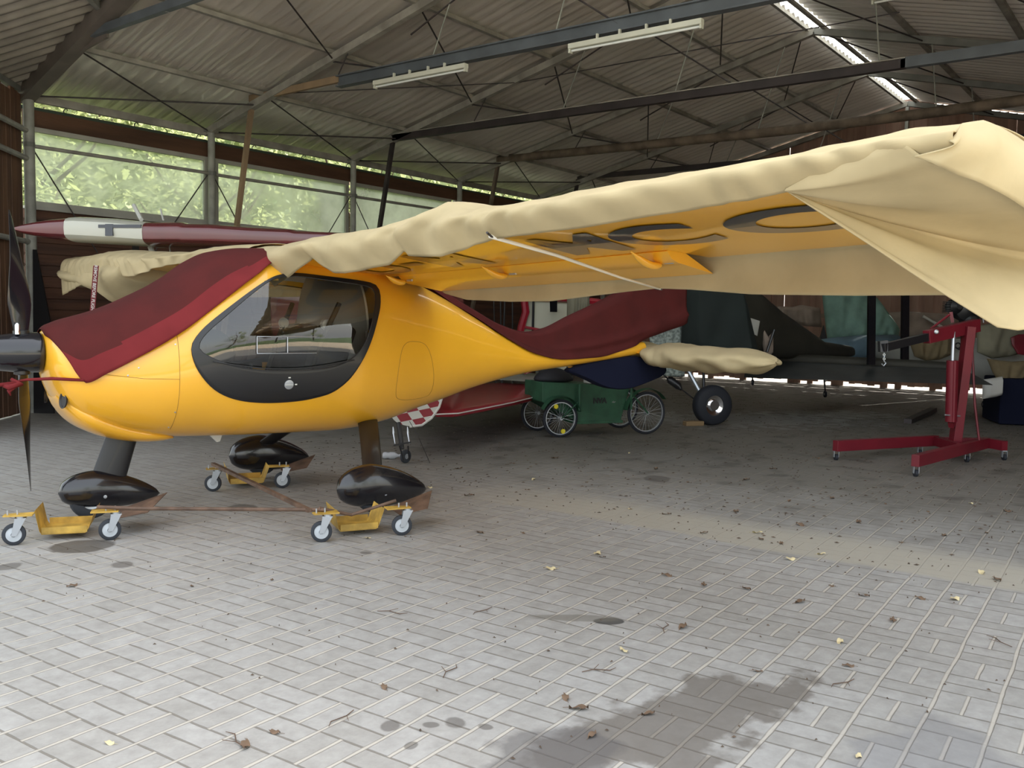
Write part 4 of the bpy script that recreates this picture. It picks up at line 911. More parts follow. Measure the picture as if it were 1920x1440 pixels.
# ================================================================== TROLLEY UNDER THE WHEELS
DL = thing('aircraft_trolley', 'three yellow wheel trays on swivel casters joined by thin steel bars under the yellow aircraft', 'trolley')
def caster(p, az, h=.165, R=.062):
    m = MB(); p = Vector(p); ax = Vector((math.cos(az), math.sin(az), 0)); sd = Vector((-ax.y, ax.x, 0)); top = p+UP*(h-.012)+ax*.035
    for s in (-1, 1): m.prism([p+sd*s*.022+UP*.055-ax*.012, p+sd*s*.022+UP*.055+ax*.015, top+sd*s*.022+ax*.028, top+sd*s*.022-ax*.028], sd*s*.003)
    m.beam(top-ax*.03, top+ax*.03, .048, .006); m.lathe(top+UP*.003, UP, [(0,.022),(.010,.022),(.010,.001)], 14)
    o = m.build('caster_fork', M['zinc'], DL)
    w = MB().lathe(p+UP*R-sd*.015, sd, [(0,.042),(0,R*.9),(.005,R),(.025,R),(.03,R*.9),(.03,.042)], 26, closed=True).build('caster_wheel', M['rubber'], o, smooth='auto')
    MB().lathe(p+UP*R-sd*.013, sd, [(0,.001),(0,.012),(-.006,.014),(0,.036),(0,.042),(.026,.042),(.026,.036),(.032,.014),(.026,.012),(.026,.001)], 22).build('caster_hub', M['hub'], o, smooth='auto')
    return top
def tray(c1, c2, depth, flip, az, caz, ramp=True):
    c1, c2 = Vector((*c1, 0)), Vector((*c2, 0)); u = (c2-c1).normalized(); L = (c2-c1).length; v = Vector((-u.y, u.x, 0))
    if v.dot(FWD) < 0: v = -v
    t1 = caster(c1, caz[0]); t2 = caster(c2, caz[1])
    H = .168; pr = [(-.06, H), (.095, H+.008), (.118, .06), (.13, .040), (L-.14, .040), (L-.125, .06), (L-.09, H-.01), (L+.07, H)]
    m = MB()
    rg = []
    for s, z in pr: q = c1+u*s+UP*z; rg.append([q-v*.045, q+v*(depth+.06), q+v*(depth+.06)-UP*.006, q-v*.045-UP*.006])
    # arms are narrow at the near corners; tray body set back
    body = MB(); pb = pr[1:-1]; body.loft([[c1+u*s+UP*z+v*.07, c1+u*s+UP*z+v*(depth+.05), c1+u*s+UP*(z-.006)+v*(depth+.05), c1+u*s+UP*(z-.006)+v*.07] for s, z in pb])
    body.beam(c1+u*.13+v*.07+UP*.058, c1+u*(L-.13)+v*.07+UP*.058, .008, .036); body.beam(c1+u*.13+v*(depth+.05)+UP*.058, c1+u*(L-.13)+v*(depth+.05)+UP*.058, .008, .036)
    body.build('wheel_tray', M['tray'], DL)
    for k, (cc, sgn) in enumerate(((c1, 1), (c2, -1))):
        for dv in (0,):
            a = MB(); e = cc+v*dv+UP*H
            a.prism([e-u*.05*sgn-v*.03, e-u*.05*sgn+v*.03, e+u*.10*sgn+v*.055, e+u*.10*sgn-v*.035], UP*.007); a.build('caster_arm', M['tray'], DL)
            bl = MB()
            for d_ in (-.03, .02): bl.lathe(e+u*d_*sgn+UP*.005, UP, [(0,.005),(.028,.005),(.028,.001)], 8)
            bl.build('bolt', M['zinc'], DL)
    if ramp: MB().prism([c2+u*.02+v*.10+UP*.10, c2+u*.02+v*(depth+.08)+UP*.10, c2+u*.30+v*(depth+.05)+UP*.20, c2+u*.20+v*.10+UP*.13], UP*.004).build('ramp_plate', M['rust'], DL)
    return c1+UP*(H+.02), c2+UP*(H+.02)
n1, n2 = tray((2.43,5.33), (2.84,5.04), .30, 1, 0, (-.55, -.5))
m1, m2 = tray((3.61,4.08), (4.04,3.84), .26, 1, 0, (-.75, -.7))
f1, f2 = tray((4.12,5.86), (4.55,5.59), .26, 1, 0, (-.9, -.75))
MB().tube([n2-Vector((.06,-.03,0))+UP*.012, n2+Vector((.10,-.09,-.005)), m1+Vector((.02,0,0))], .011, 8).build('tie_bar', M['rust'], DL)
MB().beam(f1+Vector((0,0,.02)), m1+Vector((-.05,.05,.0)), .028, .022).build('tie_bar', M['rust'], DL)
MB().tube([m1+Vector((.0,.02,.01)), m1+Vector((.22,-.02,-.06)), m2+Vector((.0,.05,.02))], .010, 8).build('tie_bar', M['rust'], DL)

# ================================================================== OTHER THINGS IN THE HALL
def pxloft(L, n=24, ex=2.2, side=RGT):
    # L: rows of (u, ytop, ybottom, depth, halfwidth along the view)
    m = MB(); rg = []
    cs = [((D(u, yt, d)+D(u, yb, d))/2, (D(u, yt, d)-D(u, yb, d)).length/2, hw) for u, yt, yb, d, hw in L]
    for c, hz, hw in cs:
        rg.append([c+FWD*hw*math.copysign(abs(math.cos(q))**(2/ex), math.cos(q))+UP*hz*math.copysign(abs(math.sin(q))**(2/ex), math.sin(q)) for q in [2*math.pi*k/n for k in range(n)]])
    return m.loft(rg)
def drapery(top, bot, d, th=.06, folds=9, amp=.02, nu=48, nv=20, dd=0, seed=0):
    # closed cloth body between an upper and a lower outline (pixel lists at a real distance d .. d+dd), bulging and folded
    m = MB(); T = [D(u, v, lerp(d, d+dd, i/(len(top)-1))) for i, (u, v) in enumerate(top)]; B = [D(u, v, lerp(d, d+dd, i/(len(bot)-1))) for i, (u, v) in enumerate(bot)]
    def along(Ls, t): k = t*(len(Ls)-1); i = min(int(k), len(Ls)-2); return lerp(Ls[i], Ls[i+1], k-i)
    def f(u, v, s):
        p = lerp(along(T, u), along(B, u), v); e = min(1, 5*u, 5*(1-u))*min(1, 4*v+.35, 5*(1-v)+.1)
        w = amp*(math.sin(u*folds*6.28+seed+1.7*math.sin(v*3+seed))+.6*math.sin(u*folds*11+v*7+seed*2))*e*(.4+.6*v)
        return p+FWD*(-s*th*math.sqrt(max(e, .0))*.5*(1.6 if s > 0 else 1)+w)
    n0 = nu+1
    front = [[f(i/nu, j/nv, 1) for j in range(nv+1)] for i in range(nu+1)]; back = [[f(i/nu, j/nv, -1) for j in range(nv, -1, -1)] for i in range(nu+1)]
    return m.loft([a+b for a, b in zip(front, back)])

# --- maroon wing with white band beside the windows
MW = thing('maroon_wing_aircraft', 'vintage aircraft by the windows with maroon wing, white band and dark cross', 'aircraft', (4.6, 9.84, 0))
mo = Vector((4.6, 9.84, 0))
def wrow(L, par, name, mat, chord=1.0, off=0):
    rg = []
    for u, yt, yb, k in L:
        q = G(u, yb, 2.0) if False else None
        d0 = 9.55; a, b = D(u, yt, d0), D(u, yb, d0); h = (a-b).length/2+off; c = (a+b)/2-mo; cw = chord*k
        ring = []
        for t in [2*math.pi*j/28 for j in range(28)]:
            x = (1-math.cos(t))/2
            z = h*math.copysign(abs(math.sin(t))**.55, math.sin(t))*(1.12-.55*x)
            ring.append(c+FWD*(cw*x-off-.12)+UP*z)
        rg.append(ring)
    return MB().loft(rg).build(name, mat, par, smooth='auto')
rows = [(33,429,432,.10),(50,421,440,.35),(75,414,446,.6),(100,409,450,.8),(130,405.5,453,.95),(145,404,454,1),(210,407,458,1),(275,413.5,462,1),(340,413,463,1),(348,416,463.5,1),(400,417,465,1),(470,423,467,1),(545,427,468,1),(556,430,468,1),(655,434,470,1),(760,438,474,1),(900,444,480,1)]
wrow(rows, MW, 'wing', M['maroon'])
wb_ = wrow([(130,405.5,453,.95),(145,404,454,1),(210,407,458,1),(275,413.5,462,1)], MW, 'white_band', M['whiteband'], off=.006)
def strip(u0, y0, u1, y1, d=9.41):
    p = [D(u0,y0,d), D(u1,y0,d), D(u1,y1,d), D(u0,y1,d)]; return MB().prism([q-mo for q in p], FWD*.03)
strip(197, 420, 211, 442).build('cross', M['greycross'], wb_); strip(184, 421, 264, 427, 9.412).build('cross', M['greycross'], wb_)
for (u0, v0, u1, v1, w) in ((251,385,265,412,.022),(280,458,292,492,.03),(301,392,306,412,.010),(318,462,320,480,.008)):
    MB().tube([D(u0,v0,9.9)-mo, D(u1,v1,9.7)-mo], w, 8).build('strut', M['white'], MW)
MB().beam(D(254,455,9.9)-mo, D(256,640,10.2)-mo, .07, .05).build('strut', M['black_satin'], MW)
MB().beam(D(760,470,9.9)-mo, D(762,640,10.2)-mo, .05, .05).build('strut', M['black_satin'], MW)
fz = [(520,500,640,10.6,.3),(640,490,665,10.8,.42),(800,500,660,11,.4),(870,525,640,11.2,.2)]
m = pxloft(fz); m.v = [tuple(Vector(p)-mo) for p in m.v]; m.build('fuselage', M['maroon'], MW, smooth='auto')
gr = G(640, 800, 0)-mo
for (u, v) in ((560,760),(640,772)): q = G(u, v)-mo; wheel((q.x, q.y, .28), tuple(FWD), .28, .10, .18, 'wheel', MW, M['rubber2'])
for (u, v) in ((560,760),(640,772)): q = G(u, v)-mo; MB().tube([q+UP*.28, D(640,650,10.8)-mo], .03, 8).build('gear_strut', M['black_satin'], MW)
# dark tapered shape behind the propeller
PB = [D(60,430,6.9), D(66,432,6.9), D(101,598,6.9), D(104,775,6.9), D(62,775,6.9), D(58,600,6.9)]
g0 = G(82, 775); 
tag(MB().prism([g0+Vector((0,0,0))-RGT*.13, g0+RGT*.13, g0+RGT*.10+UP*1.2, g0-RGT*.06+UP*2.1, g0-RGT*.10+UP*2.1], FWD*.03).build('tapered_shape', M['black_satin']), 'tall black tapered shape standing between the propeller and the corner post', 'board')
# --- cockpit struts / white-and-red rudder seen through the gap under the wing
t = thing('red_white_aircraft', 'aircraft tail with cream rudder framed in red, seen in the gap under the near wing', 'aircraft', G(1060, 700))
o0 = Vector(t.location)
def loc(m, o): m.v = [tuple(Vector(p)-o) for p in m.v]; return m
loc(drapery([(988,560),(1030,561),(1080,566),(1130,572),(1165,578)], [(976,640),(1000,690),(1060,700),(1120,690),(1168,640)], 13.0, .10, 2, .0), o0).build('rudder_panel', M['cream'], t, smooth='auto')
for pts, w in (([(982,552),(986,585),(978,612),(972,640),(990,700)], .055), ([(978,612),(1030,622),(1090,618)], .02), ([(990,556),(1060,560),(1120,566),(1172,580)], .05)):
    loc(MB().tube([D(u, v, 12.88) for u, v in pts], w, 8), o0).build('red_frame', M['redp'], t, smooth='auto')
loc(MB().tube([D(1165,560,12.9), D(1172,600,12.9)], .03, 8), o0).build('red_frame', M['redp'], t)
loc(MB().tube([D(1000,562,12.9), D(998,690,12.95)], .018, 6), o0).build('rudder_post', M['black_satin'], t)
loc(MB().beam(D(1000,690,12.95), D(1060,705,13.1), .05, .05), o0).build('tail_skid', M['black_satin'], t)
t = thing('biplane_strut', 'broad navy blue interplane strut standing in front of the cream rudder', 'strut', G(1038, 720))
loc(MB().beam(G(1038,720), D(1038,500,10.9), .10, .04), Vector(t.location)).build('strut', M['navy_cloth'], t)
for k, (u0, u1, w, lb) in enumerate(((925, 930, .010, 'thin dark rigging strut, leftmost in the gap under the wing'), (938, 941, .014, 'dark strut just left of the slanting one in the gap under the wing'), (948, 941, .016, 'slanting dark strut crossing its neighbour in the gap under the wing'), (961, 961, .014, 'upright dark strut nearest the cream rudder, on its left'))):
    p0 = G(u1, 742); tag(MB().tube([p0, D(u0, 520, (p0-EYE).dot(ROT @ Vector((0,0,-1)))*.995)], w, 8).build('rigging_strut', M['black_satin']), lb, 'strut')
t0 = G(1190, 735)
cc = drapery([(1063,552),(1085,548),(1105,546)], [(1062,690),(1085,694),(1108,692)], 12.2, .10, 3, .03)
tag(cc.build('grey_cloth', M['olivecloth'], smooth=True), 'grey green cloth hanging beside the cream rudder under the wing edge', 'cloth')
# --- camouflage netting sheet left of the green aircraft
tag(drapery([(1215,612),(1240,600),(1262,585),(1285,560)], [(1225,700),(1250,705),(1270,706),(1284,706)], 11.9, .06, 3, .01).build('camouflage_sheet', M['camo'], smooth=True), 'speckled grey camouflage sheet just left of the dark green cover', 'sheet')
# --- green biplane
GO = Vector(D(1400, 700, 12.5)); GO.z = 0
GB = thing('green_biplane', 'dark olive biplane with fat tyred wheel and long dark lower wing, parked behind the tailplane', 'aircraft', GO)
def gb(m, name, mat, smooth='auto', **k): return loc(m, GO).build(name, mat, GB, smooth=smooth, **k)
gb(pxloft([(1290,520,668,12.0,.30),(1340,520,672,12.2,.42),(1400,535,672,12.6,.45),(1425,556,672,12.9,.44),(1460,585,673,13.2,.40),(1500,612,672,13.7,.34),(1540,640,670,14.2,.27),(1600,650,668,15,.18),(1680,655,666,16,.08)], ex=3), 'fuselage', M['olive'])
gb(drapery([(1382,590),(1400,594),(1425,602)], [(1382,613),(1400,620),(1420,630)], 12.1, .02, 1, 0), 'side_window', M['greywhite'])
gb(MB().tube([D(1420,562,12.6), D(1440,570,12.6), D(1452,584,12.7), D(1462,592,12.8)], .02, 8), 'canopy_rim', M['redp'])
gb(drapery([(1425,612),(1433,620),(1440,632),(1450,622)], [(1432,664),(1436,668),(1442,668),(1450,660)], 12.4, .06, 1, .01), 'leather_flap', M['pinkgrey'])
gb(MB().tube([D(1452,618,12.3), D(1438,660,12.3)], .018, 8), 'cabane_strut', M['black_satin'])
def slab(name, P4, th, mat, r=4):
    m = MB(); a, b, c, d = [Vector(p) for p in P4]; rg = []     # a-b near edge, d-c far edge
    for i in range(13):
        t = i/12; n_, f_ = lerp(a, b, t), lerp(d, c, t); ring = []
        for q in [2*math.pi*k/20 for k in range(20)]:
            x = (1-math.cos(q))/2; ring.append(lerp(f_, n_, x)+UP*th*math.sin(q)*(1.1-.85*x)*(1 if 0 < i < 12 else .5))
        rg.append(ring)
    return gb(m.loft(rg), name, mat)
slab('lower_wing', [D(1395,708,12.4), D(1862,722,11.2), D(1800,693,12.4), D(1400,674,13.8)], .05, M['darkwing'])
gb(MB().tube([D(1402,671,13.7), D(1500,674,13.3), D(1600,679,12.9), D(1700,684,12.6), D(1790,690,12.3)], .075, 12), 'leading_edge_cover', M['olive'])
slab('upper_wing', [D(1330,500,12.6)+UP*0, D(1900,470,11.6), D(1900,475,12.7), D(1330,505,14)], .05, M['darkwing'])
for u, d in ((1633,12.5),(1696,12.75)): gb(MB().beam(D(u,684,d), D(u+2,480,d), .10, .05), 'interplane_strut', M['black_gloss'])
wp = G(1334, 797)
def bw():
    w = wheel((0,0,0), (0,1,0), .26, .17, .13, 'main_wheel', GB, M['rubber2'], M['chrome']); w.location = Vector((wp.x, wp.y, .26))-GO; w.rotation_euler = (0,0,math.radians(-38)); return w
bw()
gb(MB().tube([D(1288,690,12.1), D(1318,745,12.0)], .028, 8), 'gear_leg', M['zinc']); gb(MB().tube([D(1319,690,12.2), D(1320,740,12.1)], .020, 8), 'gear_leg', M['black_satin'])
gb(MB().tube([D(1240,700,12.0), D(1310,755,11.9)], .010, 6), 'bracing_wire', M['black_satin']); gb(MB().tube([D(1252,708,12.0), D(1256,712,12), D(1272,724,12), D(1277,730,11.95)], [.02,.05,.05,.02], 10), 'shock_absorber', M['black_satin'])
tag(MB().box(G(1300,798)+UP*.03, (.26,.10,.06), Matrix.Rotation(-.6, 3, 'Z')).build('wheel_chock', M['block'], bevel=.008), 'small wooden block in front of the fat tyre of the green biplane', 'chock')
CV = drapery([(1283,535),(1310,530),(1350,532),(1385,540),(1394,548)], [(1277,645),(1310,668),(1350,676),(1400,682),(1428,684)], 11.75, .25, 2, .015)
tag(CV.build('engine_cover', M['greencover'], smooth=True), 'dark green cover over the engine of the green biplane, above the tailplane', 'cover')
# support dollies with small wheels
for u, v, lb in ((1411,722,'small black castor just right of the tailplane cover tip'), (1547,745,'small black castor under the middle of the long dark wing'), (1845,765,'small black castor right of the engine crane mast')):
    p = G(u, v); t = thing('support_castor', lb, 'castor', p)
    wheel((0,0,.06), tuple(RGT), .06, .04, .03, 'wheel', t, M['rubber2'])
    MB().tube([(0,0,.10), (-.02,.02,.30), (-.03,0,.48)], .016, 8).build('stem', M['black_satin'], t)
    MB().beam((-.14,-.03,.30), (.10,.02,.30), .02, .03).build('cross_bar', M['black_satin'], t)
# --- covered things by the far wall
tag(drapery([(1540,540),(1570,538),(1612,538),(1640,560),(1662,590),(1686,618)], [(1551,638),(1575,642),(1605,640),(1635,638),(1660,634),(1684,633)], 15.6, .30, 4, .03).build('tail_cover', M['teal'], smooth=True), 'mint green cloth over an upright tail fin near the far wall', 'cover')
tag(pxloft([(1501,650,652,15.0,.05),(1512,640,668,15.0,.22),(1560,633,676,15.0,.30),(1620,628,678,15.1,.32),(1680,628,678,15.2,.3)]).build('fuselage_cover', M['blue'], smooth=True), 'slate blue cloth wrapped around a low fuselage under the mint cover', 'cover')
tag(drapery([(1449,582),(1460,574),(1485,576),(1502,572),(1538,578)], [(1455,592),(1475,604),(1500,610),(1520,612),(1541,614)], 16.4, .16, 3, .03).build('wing_cover', M['pinkgrey'], smooth=True), 'pinkish grey covered wing tip left of the mint green cloth', 'cover')
tag(drapery([(1664,586),(1700,584),(1760,588),(1800,590)], [(1668,634),(1700,640),(1760,648),(1805,650)], 16.0, .2, 3, .03).build('wing_cover', M['pinkgrey'], smooth=True), 'pinkish grey covered wing right of the mint green cloth behind the struts', 'cover')
tag(MB().tube([D(1731,593,15.6), D(1768,614,15.6)], .022, 8).build('white_strap', M['white']), 'short white strip lying across the pinkish grey cover right of the mint cloth', 'strip')
tag(MB().prism([D(1528,668,15.3), D(1558,668,15.3), D(1545,610,15.3)], FWD*.05).build('pointed_stand', M['black_satin']), 'black pointed stand between the mint cloth and the pinkish wing tip', 'stand')
WF = Vector(D(1780, 660, 14)); WF.z = 0
t = thing('white_fuselage_aircraft', 'off-white aircraft fuselage with black registration letters behind the engine crane', 'aircraft', WF)
loc(pxloft([(1640,640,668,14.8,.12),(1700,640,700,14.4,.3),(1780,636,712,14.0,.42),(1860,632,722,13.7,.46),(1960,632,730,13.5,.46)]), WF).build('fuselage', M['greywhite'], t, smooth='auto')
def facing_text(body, u, v, d, px, mat, par, o, bold=.02, name='lettering', tilt=0):
    me = text_mesh(body, px/F_PX*d*1.38, 0, .004, bold*px/F_PX*d); me.materials.append(mat); q = bpy.data.objects.new(name, me); COL.objects.link(q); q.parent = par
    z = -FWD; x = RGT.copy(); y = z.cross(x); q.matrix_local = Matrix.Translation(D(u, v, d)-o) @ Matrix((x, y, z)).transposed().to_4x4() @ Matrix.Rotation(tilt, 4, 'Z'); return q
facing_text('QC', 1802, 649, 13.50, 12, M['lettblack'], t, WF, .04)
tag(drapery([(1703,636),(1730,630),(1760,628),(1782,632)], [(1714,668),(1735,676),(1760,674),(1786,664)], 13.45, .12, 3, .02).build('tan_cloth', M['tan'], smooth=True), 'tan cloth hanging over the off-white fuselage left of the black letters', 'cloth')
tag(drapery([(1832,612),(1860,606),(1890,600),(1935,598)], [(1832,660),(1860,672),(1890,668),(1935,656)], 12.9, .14, 2, .02).build('grey_green_cover', M['olivecloth'], smooth=True), 'grey green cover over the fuselage right of the engine crane', 'cover')
tag(drapery([(1850,672),(1875,676),(1900,678),(1935,676)], [(1862,700),(1888,733),(1905,720),(1935,690)], 12.7, .10, 2, .02).build('hanging_cloth', M['tan'], smooth=True), 'tan cloth corner hanging to a point at the right edge of the frame', 'cloth')
tag(loc(drapery([(1895,633),(1910,627),(1935,626)], [(1897,646),(1908,664),(1935,668)], 12.72, .02, 1, 0), Vector()).build('red_marking', M['crane'], smooth=True), 'faded red shape on the grey green cover at the right edge of the frame', 'marking')
tag(MB().tube([D(1908,600,12.6), D(1935,609,12.6)], .015, 6).build('white_rod', M['white']), 'thin white rod at the right edge below the hanging wing cover', 'rod')
tag(loc(drapery([(1842,712),(1870,708),(1879,706)], [(1842,748),(1865,744),(1879,740)], 12.3, .10, 1, 0), Vector()).build('card_panel', M['box'], smooth='auto'), 'pale card panel standing under the end of the long dark wing', 'panel')
b_ = D(1910, 745, 12.8); tag(MB().box((b_.x, b_.y, .32), (.9, .7, .62), Matrix.Rotation(.4, 3, 'Z')).build('dark_crate', M['navy_cloth'], bevel=.02), 'dark crate on the floor at the right edge below the tan cloth corner', 'crate')
# dark engine on a stand behind the crane
E0 = G(1806, 770); t = thing('engine', 'black aircraft engine hanging in shade just above the crane arm', 'engine', E0)
en = MB(); ec = D(1806,580,11.3)
for dx, dz, r in ((0,0,.14),(-.12,.03,.09),(.11,-.01,.10),(0,.12,.08),(.06,-.12,.09)):
    en.lathe(ec+RGT*dx+UP*dz-FWD*.16, FWD, [(0,r*.4),(.05,r),(.12,r*.9),(.2,r),(.3,r*.5)], 16)
loc(en, E0).build('crankcase', M['engine'], t, smooth='auto')
fn = MB()
for k in range(7): fn.lathe(ec-RGT*.20+UP*(.02*k-.04)-FWD*.04, UP, [(0,.07),(.008,.07)], 14)
loc(fn, E0).build('cooling_fins', M['engine'], t)
loc(MB().tube([ec-UP*.1, Vector((E0.x, E0.y, .02))], .03, 8), E0).build('stand', M['engine'], t)
loc(MB().tube([ec+RGT*.12-UP*.15, ec+RGT*.16-UP*.07, ec+RGT*.24-UP*.06, ec+RGT*.26-UP*.16], .010, 6), E0).build('pipe', M['zinc'], t)
# --- red engine crane
CO = Vector((10.25, 1.95, 0)); CR = thing('engine_crane', 'dark red folding engine hoist with black boom extension on small castors', 'crane', CO)
def cr(m, name, mat=None, **k): return loc(m, CO).build(name, mat or M['crane'], CR, **k)
LA0, LA1 = G(1566, 848, .10)*1, G(1772, 838, .10)
LA0 = G(1566, 836, .145); LA1 = G(1752, 826, .145); LB0 = G(1716, 864, .145); LB1 = G(1850, 830, .145); RB = G(1884, 836, .145); MC = G(1800, 834, .145)
for p, q, nme in ((LA0, lerp(LA0, LA1, 1.02), 'floor_leg'), (LB0, LB1, 'floor_leg')): cr(MB().beam(p, q, .07, .105), nme, bevel=.004)
cr(MB().beam(LA1, lerp(LB0, LB1, .62), .06, .09), 'cross_member'); cr(MB().beam(LB1-Vector((0,0,0)), RB, .07, .095), 'rear_leg'); cr(MB().beam(lerp(LA1, MC, .2), LB1, .07, .09), 'cross_member')
mt_ = D(1818, 612, (MC-EYE).dot(ROT @ Vector((0,0,-1)))*.985); mb_ = D(1790, 836, (MC-EYE).dot(ROT @ Vector((0,0,-1))))
cr(MB().beam(mb_, mt_, .11, .085, up=RGT), 'mast', bevel=.004)
dm = (MC-EYE).dot(ROT @ Vector((0,0,-1)))
b0, b1, b2 = D(1832, 610, dm), D(1737, 632, dm-.35), D(1655, 652, dm-.65)
cr(MB().beam(b0, b1, .08, .125), 'boom', bevel=.004); cr(MB().beam(lerp(b0,b1,.9), b2, .055, .075), 'boom_extension', M['black_satin'], bevel=.003)
cr(MB().prism([D(1650,640,dm-.64), D(1665,638,dm-.66), D(1665,660,dm-.66), D(1651,660,dm-.64)], FWD*.06), 'boom_head', M['black_satin'])
ck = MB()
for k in range(4): ck.lathe(D(1657.5, 661+k*4, dm-.62), FWD if k % 2 else RGT, [(-.004,.007),(.004,.007),(.004,.012),(-.004,.012)], 10, closed=True)
cr(ck, 'chain', M['zinc']); cr(MB().tube([D(1657,676,dm-.62), D(1661,681,dm-.62), D(1657,686,dm-.62), D(1653,682,dm-.62)], .006, 6), 'hook', M['zinc'])
r0, r1 = D(1783, 790, dm-.12), D(1786, 676, dm-.2); r2 = D(1788, 622, dm-.2)
cr(MB().tube([r0, r1], .055, 14), 'ram_cylinder', smooth='auto'); cr(MB().tube([r0-RGT*.0-FWD*.05, r1-FWD*.05], .018, 10), 'pump_tube', M['crane'], smooth='auto'); cr(MB().tube([r1, r2], .018, 10), 'ram_rod', M['zinc'], smooth='auto')
cr(MB().beam(r0-UP*.04, mb_+UP*.30, .05, .06), 'ram_bracket'); cr(MB().tube([D(1772,778,dm-.2), D(1800,780,dm-.1)], .008, 6), 'pump_lever', M['zinc'])
cr(MB().tube([D(1822,640,dm), D(1828,760,dm), D(1836,826,dm)], .012, 6), 'back_stay'); cr(MB().beam(D(1783,585,dm), D(1786,605,dm), .03, .03), 'upright_lug'); cr(MB().tube([D(1745,617,dm-.2), D(1780,590,dm-.1)], .012, 6), 'handle', M['crane'])
bo = MB(); bo.lathe(D(1755,622,dm-.36), -FWD, [(0,.022),(.015,.022),(.02,.012),(.02,.001)], 12); cr(bo, 'pivot_bolt', M['zinc']); bo = MB(); bo.lathe(D(1810,621,dm-.10), -FWD, [(0,.012),(.02,.010),(.02,.001)], 10); cr(bo, 'pin', M['zinc'])
for p in (LA0, LB0, RB, lerp(LB0, LB1, .7), lerp(LA0, LA1, .85)):
    q = Vector((p.x, p.y, 0))+(Vector((.04,0,0)) if p in (LA0, LB0) else Vector()); f = MB(); f.beam(q+UP*.092, q+UP*.088+RGT*.001+FWD*.04, .05, .006)
    for s in (-1, 1): f.beam(q+RGT*s*.022+UP*.03, q+RGT*s*.022+UP*.095, .004, .03, up=FWD)
    co = cr(f, 'castor', M['zinc']); loc(MB().lathe(q+UP*.03-RGT*.014, RGT, [(0,.001),(0,.03),(.028,.03),(.028,.001)], 16), CO).build('castor_wheel', M['rubber2'], co, smooth='auto')
# fork lying folded behind the crane
tag(MB().beam(G(1702,790,.03), G(1750,768,.05), .10, .06).build('steel_channel', M['steel_dk']), 'dark steel channel lying on the floor left of the engine crane mast', 'channel')
# --- green handcart
K0, K1 = Vector((8.58, 5.72, 0)), Vector((9.67, 5.08, 0)); KU = (K1-K0).normalized(); KV = Vector((-KU.y, KU.x, 0))
KV = KV if KV.dot(FWD) > 0 else -KV
CT = thing('handcart', 'green handcart with bicycle wheels and black lettering behind the yellow tail boom', 'cart', K0)
def kc(m, name, mat=None, par=None, **k): return loc(m, K0).build(name, mat or M['cart'], par or CT, **k)
def kp(u, v, z): return K0+KU*u+KV*v+UP*z
def bike_wheel(c, R, ret):
    t = MB().lathe(c-KV*.02, KV, [(.008,R-.03),(0,R-.015),(.01,R),(.03,R),(.04,R-.015),(.032,R-.03)], 40, closed=True); o = kc(t, 'wheel', M['rubber2'], smooth='auto')
    kc(MB().lathe(c-KV*.012, KV, [(0,R-.040),(0,R-.024),(.024,R-.024),(.024,R-.040)], 40, closed=True), 'rim', M['zinc'], o, smooth='auto')
    s = MB(); ax = KV; e1 = KU
    for k in range(28):
        a = 2*math.pi*k/28; a2 = a+(.35 if k % 2 else -.35); d1 = e1*math.cos(a)+UP*math.sin(a); d2 = e1*math.cos(a2)+UP*math.sin(a2)
        s.tube([c+d1*(R-.035), c+d2*.022+KV*(.02 if k % 2 else -.02)], .0016, 4, cap=False)
    kc(s, 'spokes', M['zinc'], o); kc(MB().lathe(c-KV*.035, KV, [(0,.001),(0,.02),(.07,.02),(.07,.001)], 14), 'hub', M['zinc'], o, smooth='auto')
    for a in ret:
        q = c+(KU*math.cos(a)+UP*math.sin(a))*(R-.065)-KV*.018; m = MB(); m.lathe(q, KV, [(0,.001),(0,.026),(.012,.026),(.012,.001)], 14); kc(m, 'reflector', M['yel_refl'], o)
    return o
bike_wheel(kp(0,0,.215), .215, (2.0, -1.35)); bike_wheel(kp(1.12,0,.25), .25, ()); bike_wheel(kp(0,.62,.215), .215, ()); bike_wheel(kp(1.12,.62,.25), .25, ())
bx = MB(); bx.prism([kp(-.20,.06,.40), kp(.25,.04,.16), kp(.80,.04,.16), kp(.93,.06,.56), kp(.25,.04,.60), kp(-.20,.06,.62)], KV*.50); kc(bx, 'box', bevel=.006)
kc(MB().prism([kp(.22,.02,.14), kp(.82,.02,.14), kp(.82,.02,.17), kp(.22,.02,.17)], KV*.54), 'chassis')
for c_, R_, a0, a1 in (((0,0,.215),.215,.3,2.7), ((1.12,0,.25),.25,.6,3.0), ((0,.62,.215),.215,.3,2.7), ((1.12,.62,.25),.25,.6,3.0)):
    c = kp(*c_); m = MB(); rg = []
    for i in range(17):
        a = lerp(a0, a1, i/16); d = KU*math.cos(a)+UP*math.sin(a); rg.append([c+d*(R_+.035)-KV*.05, c+d*(R_+.045), c+d*(R_+.035)+KV*.05, c+d*(R_+.030)])
    kc(m.loft(rg), 'mudguard', smooth='auto')
for c in (kp(.23,-.02,.30), kp(.90,-.02,.30)): kc(MB().tube([c, c+UP*.3], .016, 8), 'frame_post')
kc(MB().tube([kp(0,-.03,.215), kp(.25,.0,.42)], .010, 6), 'stay'); kc(MB().tube([kp(1.12,-.04,.25), kp(.90,0,.50)], .010, 6), 'stay')
me = text_mesh('NVA', .085, 0, .002, .004); me.materials.append(M['lettblack']); q = bpy.data.objects.new('lettering', me); COL.objects.link(q); q.parent = CT
z = -KV; x = KU.copy(); y = z.cross(x); q.matrix_local = Matrix.Translation(kp(.52,.036,.40)-K0) @ Matrix((x,y,z)).transposed().to_4x4()
me = text_mesh('der', .035, .3, .001, .0); me.materials.append(M['greywhite']); q = bpy.data.objects.new('lettering', me); COL.objects.link(q); q.parent = CT
